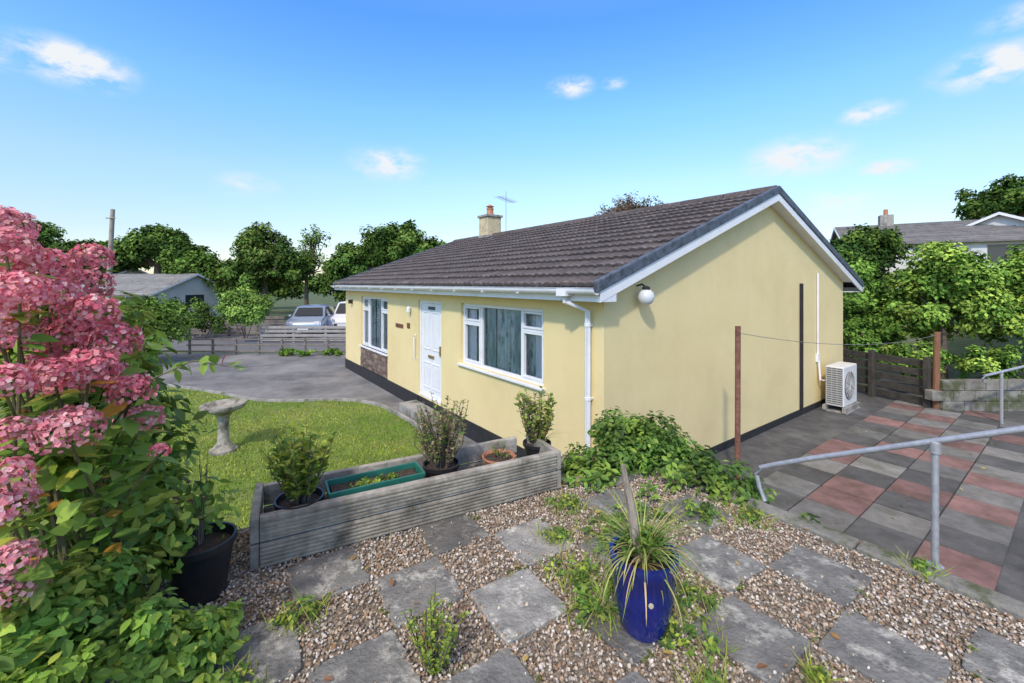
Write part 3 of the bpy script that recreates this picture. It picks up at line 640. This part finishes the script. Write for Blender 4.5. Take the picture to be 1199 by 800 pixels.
BL=[(-1.60,1.35,2.74,.08),(-1.50,1.3,2.60,.075),(-1.57,1.45,2.58,.08),(-1.485,1.5,2.52,.082),(-1.457,1.55,2.41,.088),(-1.39,1.4,2.345,.08),(-1.395,1.3,2.35,.06),(-1.352,1.3,2.18,.082),(-1.335,1.5,2.25,.065),(-1.38,1.6,2.12,.06),(-1.43,1.2,2.35,.062),(-1.607,1.35,2.45,.08),(-1.36,1.15,2.11,.055),(-1.42,1.2,2.01,.065),(-1.40,1.2,1.85,.055),(-1.46,1.25,1.74,.065),(-1.66,1.5,2.68,.09),(-1.8,1.5,2.82,.09),(-1.68,1.6,2.44,.085),(-1.55,1.5,2.45,.07),(-1.24,1.5,2.04,.03),(-1.7,1.7,2.62,.085),(-1.54,1.62,2.27,.075),(-1.9,1.6,2.7,.09),(-1.75,1.45,2.55,.085),(-1.5,1.42,2.3,.065),(-1.62,1.5,2.34,.075),(-1.72,1.75,2.73,.07),(-1.58,1.3,2.52,.07),(-1.42,1.22,2.2,.055)]
FL_V=np.array([(0,0,0),(-.5,.5,.1),(0,.95,.02),(.5,.5,.1),(.95,0,.02),(.5,-.5,.1),(0,-.95,.02),(-.5,-.5,.1),(-.95,0,.02)],float)
FL_F=np.array([(0,3,2),(0,2,1),(0,5,4),(0,4,3),(0,7,6),(0,6,5),(0,1,8),(0,8,7)])
pp=[];nn=[];cc=[];ss=[]
pk=np.array([(.74,.24,.28),(.66,.16,.21),(.8,.4,.41),(.58,.12,.16),(.82,.55,.5),(.7,.3,.28)])
for (x,y,z,r) in BL:
    k=int(420*(r/.075)**2); d=nrmz(rng.normal(size=(k,3))); d[d[:,2]<-.55,2]*=-1
    lump=1+.13*np.sin(d[:,0]*9+x*50)*np.sin(d[:,1]*8+z*30)
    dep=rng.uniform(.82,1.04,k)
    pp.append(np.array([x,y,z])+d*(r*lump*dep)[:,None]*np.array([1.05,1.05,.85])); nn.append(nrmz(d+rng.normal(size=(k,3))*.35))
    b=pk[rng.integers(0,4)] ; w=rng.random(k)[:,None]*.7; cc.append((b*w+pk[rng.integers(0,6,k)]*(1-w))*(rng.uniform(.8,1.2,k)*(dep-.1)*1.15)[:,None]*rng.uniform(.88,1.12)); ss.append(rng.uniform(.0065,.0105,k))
pp=np.concatenate(pp);nn=np.concatenate(nn);cc=np.concatenate(cc);ss=np.concatenate(ss)
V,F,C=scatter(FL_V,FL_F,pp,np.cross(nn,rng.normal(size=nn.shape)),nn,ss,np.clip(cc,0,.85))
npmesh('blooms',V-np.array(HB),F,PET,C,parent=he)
m=MB(); lp=[];lf=[];ln=[];ls=[]
bs=np.array(HB)
for (x,y,z,r) in BL:
    t=np.array([x,y,z-r*.3])-bs; st=np.array([rng.uniform(-.2,.2),rng.uniform(-.2,.2),0]); mid=(st+t)*.5+np.array([-.08,.02,.1]); m.tube([st,mid,t],[.009,.006,.004],6)
    for k in range(11):
        u_=rng.uniform(.35,.97) if k>3 else rng.uniform(.85,.98); p=st*(1-u_)**2+2*mid*u_*(1-u_)+t*u_*u_; az=rng.uniform(0,6.28)
        f=np.array([math.cos(az),math.sin(az),rng.uniform(-.5,.35)]); lp.append(p);lf.append(f);ln.append(np.array([0,0,1])+rng.normal(size=3)*.25); ls.append(rng.uniform(.06,.11))
m.build('stems',mat('green_stem',(.1,.11,.04),(.18,.14,.07),20),he,smooth=True)
k=len(lp); pal=np.array([G2,G3,G3,(.22,.3,.05),(.16,.27,.04),(.36,.35,.05),(.38,.2,.03),(.12,.2,.03)])
V,F,C=scatter(LEAF_V,LEAF_F,np.array(lp),np.array(lf),np.array(ln),np.array(ls),pal[np.minimum(rng.integers(0,9,k),7)]*rng.uniform(.75,1.2,k)[:,None])
npmesh('leaves',V,F,FOL,C,smooth=True,parent=he)
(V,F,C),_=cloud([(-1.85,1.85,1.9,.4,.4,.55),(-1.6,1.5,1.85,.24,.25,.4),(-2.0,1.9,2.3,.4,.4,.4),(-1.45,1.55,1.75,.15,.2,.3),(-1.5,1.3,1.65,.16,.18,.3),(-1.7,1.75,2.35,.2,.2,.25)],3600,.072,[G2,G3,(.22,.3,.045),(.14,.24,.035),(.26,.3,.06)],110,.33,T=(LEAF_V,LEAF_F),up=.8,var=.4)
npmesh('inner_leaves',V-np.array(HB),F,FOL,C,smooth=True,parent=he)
m=MB(); tw_=[(-1.5,1.6,2.1),(-1.3,1.52,2.28),(-1.12,1.5,2.36),(-.96,1.5,2.33)]; m.tube([tuple(np.array(p)-bs) for p in tw_],[.004,.003,.002,.001],5); m.build('twig',BARK,he)
lp=[];lf=[];
for t in np.linspace(.2,1,20):
    i=min(int(t*3),2); q=t*3-i; p=np.array(tw_[i])*(1-q)+np.array(tw_[i+1])*q; lp.append(p-bs); lf.append(np.array([.4,rng.normal()*.6,rng.normal()*.7]))
k=len(lp); V,F,C=scatter(LEAF_V,LEAF_F,np.array(lp),np.array(lf),np.tile([0,-.3,1.],(k,1))+rng.normal(size=(k,3))*.3,rng.uniform(.035,.06,k),np.array([(.18,.05,.05),G3,G2])[rng.integers(0,3,k)])
npmesh('twig_leaves',V,F,FOL,C,parent=he)
parts=[]
W=[(.3,2.2,.16),(.42,2.05,.2),(.62,2.35,.2),(.36,1.9,.13),(.75,1.78,.17),(.85,2.0,.13),(.55,2.6,.22),(.25,2.5,.1),(-.95,1.9,.12),(.72,1.55,.08),(1.2,2.72,.22),(1.5,2.7,.12),(.8,2.7,.22),(.35,2.85,.15),(2.12,2.2,.08),(-1.0,1.55,.1),(1.15,1.6,.04)]
for (x,y,r) in W:
    n=int(1000*r); parts.append(cloud([(x,y,PZ+.03,r,r*.8,.03+r*.2)],n,.026,[G2,G3,YG,G1],16,.4,T=(LEAF_V,LEAF_F),up=1.2,hemi=-.1)[0])
V,F,C=merge(parts); npmesh('patio_weeds',V,F,FOL,C)
mp_=[];
for c in slabs:
    if c[1]<1.2 or c[1]>3.6 or abs(c[0])>2.6: continue
    for q in range(3):
        if random.random()<.55:
            s_=random.uniform(-1,1)*U/2; e1,e2=(su,sv) if random.random()<.5 else (sv,su); sg=random.choice([-1,1]); mp_.append(c+e1*sg*U/2+e2*s_)
parts=[cloud([(p[0],p[1],PZ+.008,.05,.05,.012)],45,.012,[(.1,.15,.03),(.16,.2,.04),(.12,.12,.04)],5,.6,up=1.2,hemi=-.1)[0] for p in mp_ if inpoly(np.array([p]),patio)[0] and np.dot(p-P0,vd)<-.05]
V,F,C=merge(parts); npmesh('slab_edge_moss',V,F,FOL,C)
k=1500; pi=rng.integers(0,len(W),k); Wn=np.array(W); th=rng.uniform(0,6.28,k); rr=Wn[pi,2]*rng.random(k)**.5
pos=np.column_stack([Wn[pi,0]+rr*np.cos(th),Wn[pi,1]+rr*np.sin(th),np.full(k,PZ)])
V,F,C=scatter(BLADE_V,BLADE_F,pos,np.column_stack([rng.normal(size=(k,2))*.7,np.ones(k)]),rng.normal(size=(k,3)),np.column_stack([np.full(k,.06),rng.uniform(.04,.12,k),np.full(k,.06)]),np.array([G3,YG,(.3,.28,.1)])[rng.integers(0,3,k)])
npmesh('patio_grass_tufts',V,F,FOL,C)
e=empty('tall_weed',(-.3,1.66,PZ)); herb(e,26,.26,.12,.022,[G3,YG,(.2,.3,.06)],per=28,start=.02)
e=empty('fern_weed',(.43,1.98,PZ)); spikes(e,30,.2,.014,[G2,G3],spread=1.2,droop=1.2)

# ------------------------------------------------------------------ right-hand hedge & trees
HP=[(.09,.17,.03),(.14,.23,.04),(.06,.12,.02),(.2,.28,.05)]
tree('garden_tree',10.7,10.6,0,[(0,0,2.2,1.2,1.1,1.45),(-.6,.3,1.4,.9,.9,1.2),(.9,-.2,1.6,1.0,.9,1.2)],22000,.11,HP,.09,150,.26,var=.45)
tree('garden_tree',13.0,10.4,0,[(0,0,2.1,1.4,1.1,1.5),(.9,-.3,1.4,1,1,1.1)],19000,.11,HP,.09,130,.26,var=.45)
tree('garden_tree',9.5,12.0,0,[(0,0,2.3,.9,.9,1.4),(.3,-.3,1.3,.8,.8,1.1),(-.5,-.9,1.2,.5,.6,.8)],12000,.11,[(.07,.13,.025),(.11,.2,.035)],.08,90,.28)
tree('conifer_tree',10.8,14,0,[(0,0,2.4,.9,.9,2.1),(1.2,.5,2.1,.9,.9,1.9)],9000,.14,[(.03,.07,.018),(.05,.09,.022)],.12,60,.35)
shrub('hedge',[(9.6,10.1,.6,.7,.6,.8),(10.8,9.7,.6,.9,.5,.8),(12.3,9.6,.7,1,.5,.9),(14,9.6,.7,1,.6,1),(8.9,10.6,.8,.4,.6,.7)],15000,.085,HP+[(.05,.1,.018)],130,.28,var=.45)
shrub('hedge',[(15.5,13,1.8,2.5,1.5,2.2),(19,14,2.2,3,1.5,2.4),(13,13.0,1.7,2,1.2,2.2)],16000,.2,HP,110,.32)

# ------------------------------------------------------------------ neighbouring buildings
DW=mat('dark_window',(.03,.04,.05),rough=.1)
def bungalow(name,x,y,z,rz,L,D,hw,hr,wall,roof,chim=None):
    e=empty(name,(x,y,z),rz); m=MB()
    m.prism_y([(-D/2,-2),(D/2,-2),(D/2,hw),(0,hw+hr-.1),(-D/2,hw)],-L/2,L/2); m.build('walls',wall,e)
    m=MB(); o=.35; s=hr/(D/2)
    nco=12
    for side in (-1,1):
        for i in range(nco):
            a=i/nco;b=(i+1)/nco; xa=side*(D/2+o)*(1-a); xb=side*(D/2+o)*(1-b)
            za=hw-s*o+(hr+s*o)*a; zb=hw-s*o+(hr+s*o)*b
            m.prism_y([(xa,za),(xb,zb+.0),(xb,zb+.04),(xa,za+.09)],-L/2-.3,L/2+.3,(random.uniform(.85,1.1),)*3)
    m.build('roof',roof,e,vc=True)
    m=MB()
    for sy in (-L/2-.34,L/2+.31): m.prism_y([(-D/2-o,hw-s*o-.12),(0,hw+hr-.12),(D/2+o,hw-s*o-.12),(D/2+o,hw-s*o+.04),(0,hw+hr+.04),(-D/2-o,hw-s*o+.04)],sy,sy+.03)
    m.build('bargeboards',WHITE,e)
    m=MB(); 
    for yy in np.linspace(-L/2+1.5,L/2-1.5,4):
        for sx in (-1,1): m.box(sx*D/2-.03,sx*D/2+.03,yy-.7,yy+.7,.9,hw-.3)
    m.box(-.8,.8,-L/2-.03,-L/2+.03,.9,hw-.2)
    m.build('windows',DW,e)
    if chim is not None:
        m=MB(); m.box(-.35,.35,chim-.35,chim+.35,hw+hr-.3,hw+hr+.65); m.build('chimney',CONC,e)
        m=MB(); m.lathe((0,chim,hw+hr+.65),[(.13,0),(.12,.4),(.1,.4)],10); m.build('chimney_pot',TERRA,e)
    return e
RG=mat('grey_roof',(.17,.17,.165),(.27,.265,.25),2,.9,vcol=True,c3=(.13,.12,.09),s3=.8); RB=mat('brownish_roof',(.12,.115,.11),(.2,.19,.18),2,.9,vcol=True)
WW=mat('white_render',(.55,.54,.51),(.65,.64,.61),1,.9)
bungalow('neighbour_bungalow',-31.5,36,-.2,math.radians(78),11.5,7,2.1,1.5,WW,RG)
bungalow('neighbour_bungalow',-43,44,-.2,math.radians(70),12,8,2.4,2.0,WW,RG)
bungalow('neighbour_house',28.0,27.5,2.8,math.radians(60),11,7.5,2.3,1.5,WW,RB,chim=3.0)
bungalow('neighbour_house',32.5,28.0,2.8,math.radians(-53),9,7,2.3,1.7,WW,RB)
m=MB(); m.tube([(-26.6,28,-.2),(-26.2,28,7.5)],[.17,.12],10); m.tube([(-26.5,27.85,6.9),(-25.9,27.85,6.9)],.04,6); m.build('utility_pole',mat('pole_wood',(.25,.22,.17),(.38,.35,.29),3,.9),smooth=True)
# ------------------------------------------------------------------ far trees
D1=[(.05,.095,.021),(.085,.135,.027),(.03,.06,.014)]; D2=[(.08,.14,.028),(.12,.19,.035),(.05,.095,.018)]; D3=[(.032,.068,.016),(.06,.11,.023),(.085,.135,.028)]
tree('oak_tree',-47,40,-.2,[(0,0,6.2,4,4,3.2),(3,0,5,2.4,2,2.2)],14000,.36,D1,.4,170,.23,var=.4)
tree('oak_tree',-40.5,41,-.2,[(0,0,4.6,3.4,3,2.6),(2.5,0,4.6,2.3,2.5,2.2),(-2.6,0,4.0,2.2,2,1.9)],16000,.36,D1,.4,200,.23,var=.4,inner=.3)
tree('oak_tree',-34,41,-.2,[(0,0,5.7,3.0,3,2.7),(3,0,4.6,2.4,2.4,2.2),(-3,0,5.0,2.3,2.4,2.2),(1.2,0,6.4,1.5,1.5,1.6)],22000,.34,D1,.4,260,.23,limbs=30,var=.4,inner=.3)
tree('ash_tree',-27,37,-.2,[(0,0,3.4,2.6,2.5,2.2),(1.8,0,2.9,1.5,1.5,1.6)],12000,.32,D2,.25,130,.25,var=.4)
tree('oak_tree',-18.6,32,-.2,[(0,0,4.7,2.0,2.2,2.8),(-1.3,0,2.8,2.5,2.3,2.2),(1.8,0,3.6,2.1,2,2.1),(-.4,0,6.2,1.1,1.1,1.3)],24000,.25,D3+[(.09,.12,.03)],.3,260,.23,limbs=40,var=.45,inner=.3)
tree('oak_tree',-22.5,38,-.2,[(0,0,3.6,2.6,2.2,2.6),(2.2,0,3.0,2,1.8,2)],12000,.3,D1,.25,150,.25,var=.4)
tree('bare_topped_tree',-15.9,33,-.2,[(0,0,4.3,1.9,1.7,2.0),(.3,0,5.9,1.8,1.4,1.6)],3200,.19,D2,.16,100,.22,limbs=80,inner=.1)
tree('oak_tree',-13.5,37,-.2,[(0,0,3.2,2.8,2.2,2.6)],11000,.3,D3,.25,130,.26,var=.4)
tree('sycamore_tree',-9.0,32,-.2,[(0,0,5.0,2.9,2.8,2.7),(2.6,0,4.2,2.4,2.3,2.4),(-2.8,0,3.8,2.3,2.3,2.4),(.9,0,6.3,1.6,1.5,1.4),(-4.0,0,2.6,1.5,1.5,1.7)],32000,.26,D3,.35,330,.22,limbs=40,var=.45,inner=.35)
tree('copper_tree',8.4,30,-.2,[(0,0,7.4,2.9,2.4,1.9),(1.6,0,7.0,1.9,1.6,1.5),(-1.4,0,7.0,1.7,1.5,1.4)],6000,.17,[(.10,.07,.05),(.13,.09,.07),(.09,.08,.045)],.16,180,.22,limbs=110,inner=.2)
tree('oak_tree',45.5,39,2.6,[(0,0,7.0,4.2,3.5,2.9),(3,0,6,3,3,2.6)],16000,.36,D3,.4,180,.22,var=.4)
tree('ash_tree',20,24,2,[(0,0,2.2,2.2,1.8,1.9)],7000,.22,D1,.2,90,.25)
tree('oak_tree',14,22,.2,[(0,0,2.9,1.9,1.8,2.0)],7000,.22,D3,.2,90,.25)
(V,F,C),_=cloud([(-62+5*i,46+rng.uniform(-2,2),1.6,4,2,rng.uniform(2.0,3.6)) for i in range(14)]+[(4+8*i,60,2,5,2,4) for i in range(9)],46000,.42,D1+D3,420,.32,var=.4)
npmesh('background_hedgerow',V,F,FARF,C)
shrub('garden_shrub',[(-12.5,14.6,1.05,1.5,1.2,1.25),(-13.7,14.9,.7,1.2,1,1.0)],12000,.12,D2+[(.12,.19,.04)],120,.27,var=.45)
shrub('laurel_bush',[(-12.6,20.2,1.15,1.35,1.2,1.45)],11000,.12,[(.13,.22,.045),(.18,.27,.06),(.1,.18,.035)],90,.25)
shrub('garden_shrub',[(-18,16,.9,1.8,1.3,1.3),(-21,19,1.2,2,1.5,1.5)],7000,.16,D2,70,.3)
shrub('roadside_hedge',[(-15.6,21.5,.5,1.2,.8,.9),(-18,23,.8,2,1,1.2),(-22,25,.8,2.6,1,1.3)],8000,.15,D1,70,.3)
shrub('ground_cover_plant',[(-8.3,16.3,-.05,1.1,.35,.28),(-6.9,16.4,-.05,.7,.35,.25)],2600,.07,[G2,G3,G1],40,.3)
FD=mat('fence_brown',(.12,.105,.09),(.22,.2,.17),4,.9)
e=empty('ranch_fence',(-12.6,16.6,-.15)); m=MB(); 
for x in np.arange(0,7.2,.9): m.box(x,x+.07,0,.07,0,.66)
for z in (.12,.36,.58): m.box(-.05,6.5,-.03,0-.002,z,z+.05)
m.build('rails_and_posts',FD,e,bevel=.006)
e=empty('panel_fence',(-11.8,20.0,-.15)); m=MB()
for x in np.arange(0,6,1.5): m.box(x,x+.1,0,.1,0,.8)
for z in (.08,.28,.48,.66): m.box(0,6,-.03,-.002,z,z+.13)
m.build('boards',mat('fence_grey',(.25,.24,.22),(.36,.34,.31),4,.9),e,bevel=.006)
e=empty('panel_fence',(-21,22.5,-.15)); m=MB()
for z in (.1,.3,.5,.7,.9): m.box(0,9,-.03,-.002,z,z+.15)
for x in np.arange(0,9,1.5): m.box(x,x+.1,0,.1,0,1.15)
m.build('boards',FD,e,bevel=.006)

# ------------------------------------------------------------------ cars
GM=mat('car_glass',(.02,.025,.03),rough=.08)
def car(name,x,y,rz,paint,Hh=1.5,van=False):
    e=empty(name,(x,y,-.14),rz); w=.86
    prof=[(-2.0,.28),(-2.08,.5),(-2.02,.75),(-1.9,.88),(-1.0,1.02),(-.45,Hh-.06),(-.1,Hh),(1.2,Hh),(1.75,Hh-.12 if not van else Hh-.03),(2.0,1.0),(2.05,.5),(2.0,.28)]
    xs=[-w,-w*.97,-w*.8,0,w*.8,w*.97,w]; vs=[];fs=[];n=len(prof)
    for k,xw in enumerate(xs):
        q=[0.93,.985,1,1.01,1,.985,.93][k]
        for (yy,zz) in prof:
            tum=1-.16*max(0,(zz-.9))/(Hh-.9)
            vs.append((xw*tum,yy*(.97+.03*q if abs(xw)<w else .97),.28+(zz-.28)*(q if zz>.8 else 1)))
    for k in range(len(xs)-1):
        for i in range(n): fs.append((k*n+i,k*n+(i+1)%n,(k+1)*n+(i+1)%n,(k+1)*n+i))
    fs.append(tuple(range(n))[::-1]); fs.append(tuple(range((len(xs)-1)*n,len(xs)*n)))
    m=MB(); m.add(vs,fs); m.build('body',paint,e,smooth=True)
    m=MB(); hw=Hh-.1
    m.add([(-.7,-1.0,1.05),(.7,-1.0,1.05),(.6,-.5,hw),(-.6,-.5,hw)],[(0,1,2,3)])
    for sx in (-1,1):
        m.add([(sx*.85,-.75,1.0),(sx*.85,1.7,1.0),(sx*.745,1.4,hw),(sx*.745,-.3,hw)],[(0,1,2,3)])
    m.add([(-.65,1.97,1.05),(.65,1.97,1.05),(.6,1.85,hw-.05),(-.6,1.85,hw-.05)],[(0,1,2,3)])
    for i in range(len(m.v)):
        v=m.v[i]; m.v[i]=(v[0],v[1]-.04 if abs(v[0])<.71 and v[1]<0 else v[1]+(.05 if v[1]>1.8 else 0),v[2]+.015)
    m.build('windows',GM,e)
    m=MB()
    for sx in (-1,1):
        for yy in (-1.3,1.3): m.tube([(sx*.68,yy,.31),(sx*.89,yy,.31)],.31,20)
    m.build('wheels',BLACKP,e,smooth=True)
    m=MB(); m.box(-.45,.45,-2.1,-2.06,.36,.56); m.build('grille',BLACKP,e)
    m=MB()
    for sx in (-1,1): m.box(sx*.64-.14,sx*.64+.14,-2.06,-1.95,.66,.82)
    m.box(-.26,.26,-2.125,-2.1,.42,.53); m.build('headlights_and_plate',WHITE,e,bevel=.02)
    m=MB()
    for sx in (-1,1): m.box(sx*.98-.07,sx*.98+.07,-.75,-.65,.98,1.1)
    m.build('mirrors',paint,e,bevel=.02)
SIL=mat('car_paint_blue_silver',(.26,.32,.4),rough=.25,metal=.4); CW=mat('car_paint_white',(.6,.61,.62),rough=.25)
car('parked_car',-11.0,23.6,math.radians(12),SIL,1.55); car('parked_car',-9.5,25.5,math.radians(5),CW,1.7,True)

# ------------------------------------------------------------------ sky
w=bpy.data.worlds.new('World'); S.world=w; w.use_nodes=True; nt=w.node_tree; L=nt.links
bg=nt.nodes['Background']; sky=nt.nodes.new('ShaderNodeTexSky'); sky.sky_type='NISHITA'; sky.sun_disc=False
az=math.radians(200); el=math.radians(43); sky.sun_elevation=el; sky.sun_rotation=az; sky.dust_density=.6; sky.ozone_density=2.5; sky.air_density=1.0
tc=nt.nodes.new('ShaderNodeTexCoord'); sep=nt.nodes.new('ShaderNodeSeparateXYZ'); L.new(tc.outputs['Generated'],sep.inputs[0])
rp=nt.nodes.new('ShaderNodeValToRGB'); L.new(sep.outputs['Z'],rp.inputs[0]); K=8.0
st=[(0,(1.5,1.38,1.3)),(.1,(1.5,1.42,1.38)),(.22,(1.7,1.8,1.8)),(.36,(1.4,2.05,2.5)),(.52,(.95,1.8,3.0)),(.62,(1.6,2.2,3.1)),(.82,(7.4,4.1,2.05))]  # top stop: unseen overhead sky whitened and warmed as added fill light
el_=rp.color_ramp.elements
el_[0].position=0; el_[0].color=c4([v/K for v in st[0][1]]); el_[1].position=st[-1][0]; el_[1].color=c4([v/K for v in st[-1][1]])
for p_,c_ in st[1:-1]:
    x_=el_.new(p_); x_.color=c4([v/K for v in c_])
tint=nt.nodes.new('ShaderNodeMix'); tint.data_type='RGBA'; tint.blend_type='MULTIPLY'; tint.inputs[0].default_value=1
L.new(sky.outputs[0],tint.inputs[6]); L.new(rp.outputs[0],tint.inputs[7])
sc5=nt.nodes.new('ShaderNodeVectorMath'); sc5.operation='SCALE'; sc5.inputs['Scale'].default_value=K; L.new(tint.outputs[2],sc5.inputs[0])
nz=nt.nodes.new('ShaderNodeTexNoise'); nz.inputs['Scale'].default_value=15; nz.inputs['Detail'].default_value=5; nz.inputs['Roughness'].default_value=.65
mp=nt.nodes.new('ShaderNodeMapping'); mp.inputs['Scale'].default_value=(1,1,2.0); L.new(tc.outputs['Generated'],mp.inputs[0]); L.new(mp.outputs[0],nz.inputs['Vector'])
clouds=[(-1.03,.514,.08,1.1),(-.29,.28,.085,.9),(.14,.46,.05,.9),(.67,.295,.095,.8),(.84,.4,.045,.9),(.88,.27,.04,.9),(.77,.19,.07,.8),(1.15,.515,.08,.9),(-.62,.23,.06,.45),(1.2,.63,.05,.5),(-1.22,.53,.04,.6),(.24,.47,.03,.5)]
prev=None
for (cx,cz,r,op) in clouds:
    d=Vector((cx,1,cz)).normalized(); 
    sub=nt.nodes.new('ShaderNodeVectorMath'); sub.operation='SUBTRACT'; L.new(tc.outputs['Generated'],sub.inputs[0]); sub.inputs[1].default_value=d
    mul=nt.nodes.new('ShaderNodeVectorMath'); mul.operation='MULTIPLY'; L.new(sub.outputs[0],mul.inputs[0]); mul.inputs[1].default_value=(1,1,2.3)
    ln=nt.nodes.new('ShaderNodeVectorMath'); ln.operation='LENGTH'; L.new(mul.outputs[0],ln.inputs[0])
    mr=nt.nodes.new('ShaderNodeMapRange'); mr.interpolation_type='SMOOTHSTEP'; mr.inputs['From Min'].default_value=0; mr.inputs['From Max'].default_value=r*1.25; mr.inputs['To Min'].default_value=op; mr.inputs['To Max'].default_value=0; L.new(ln.outputs['Value'],mr.inputs[0])
    if prev is None: prev=mr.outputs[0]
    else:
        mx=nt.nodes.new('ShaderNodeMath'); mx.operation='MAXIMUM'; L.new(prev,mx.inputs[0]); L.new(mr.outputs[0],mx.inputs[1]); prev=mx.outputs[0]
nm=nt.nodes.new('ShaderNodeMapRange'); nm.inputs['From Min'].default_value=.36; nm.inputs['From Max'].default_value=.66; L.new(nz.outputs['Fac'],nm.inputs[0])
mm=nt.nodes.new('ShaderNodeMath'); mm.operation='MULTIPLY'; L.new(prev,mm.inputs[0]); L.new(nm.outputs[0],mm.inputs[1])
m2=nt.nodes.new('ShaderNodeMath'); m2.operation='MULTIPLY'; m2.use_clamp=True; L.new(mm.outputs[0],m2.inputs[0]); m2.inputs[1].default_value=1.9
cm=nt.nodes.new('ShaderNodeMix'); cm.data_type='RGBA'; L.new(m2.outputs[0],cm.inputs[0]); L.new(sc5.outputs[0],cm.inputs[6]); cm.inputs[7].default_value=(6.7,7.0,7.3,1)
L.new(cm.outputs[2],bg.inputs[0]); bg.inputs[1].default_value=.13
sun=bpy.data.lights.new('sun','SUN'); sun.energy=2.7; sun.angle=math.radians(3); sun.color=(1,.94,.84)
so=bpy.data.objects.new('sun',sun); link(so)
sv_=Vector((math.sin(az)*math.cos(el),math.cos(az)*math.cos(el),math.sin(el))); so.rotation_euler=sv_.to_track_quat('Z','Y').to_euler(); so.location=sv_*30
cam=bpy.data.cameras.new('camera'); cam.lens=15; cam.sensor_width=36; cam.shift_y=-68/1199; cam.clip_end=2000; cam.clip_start=.05
co=bpy.data.objects.new('camera',cam); link(co); co.location=(0,0,2.63); co.rotation_euler=(math.pi/2,0,0); S.camera=co
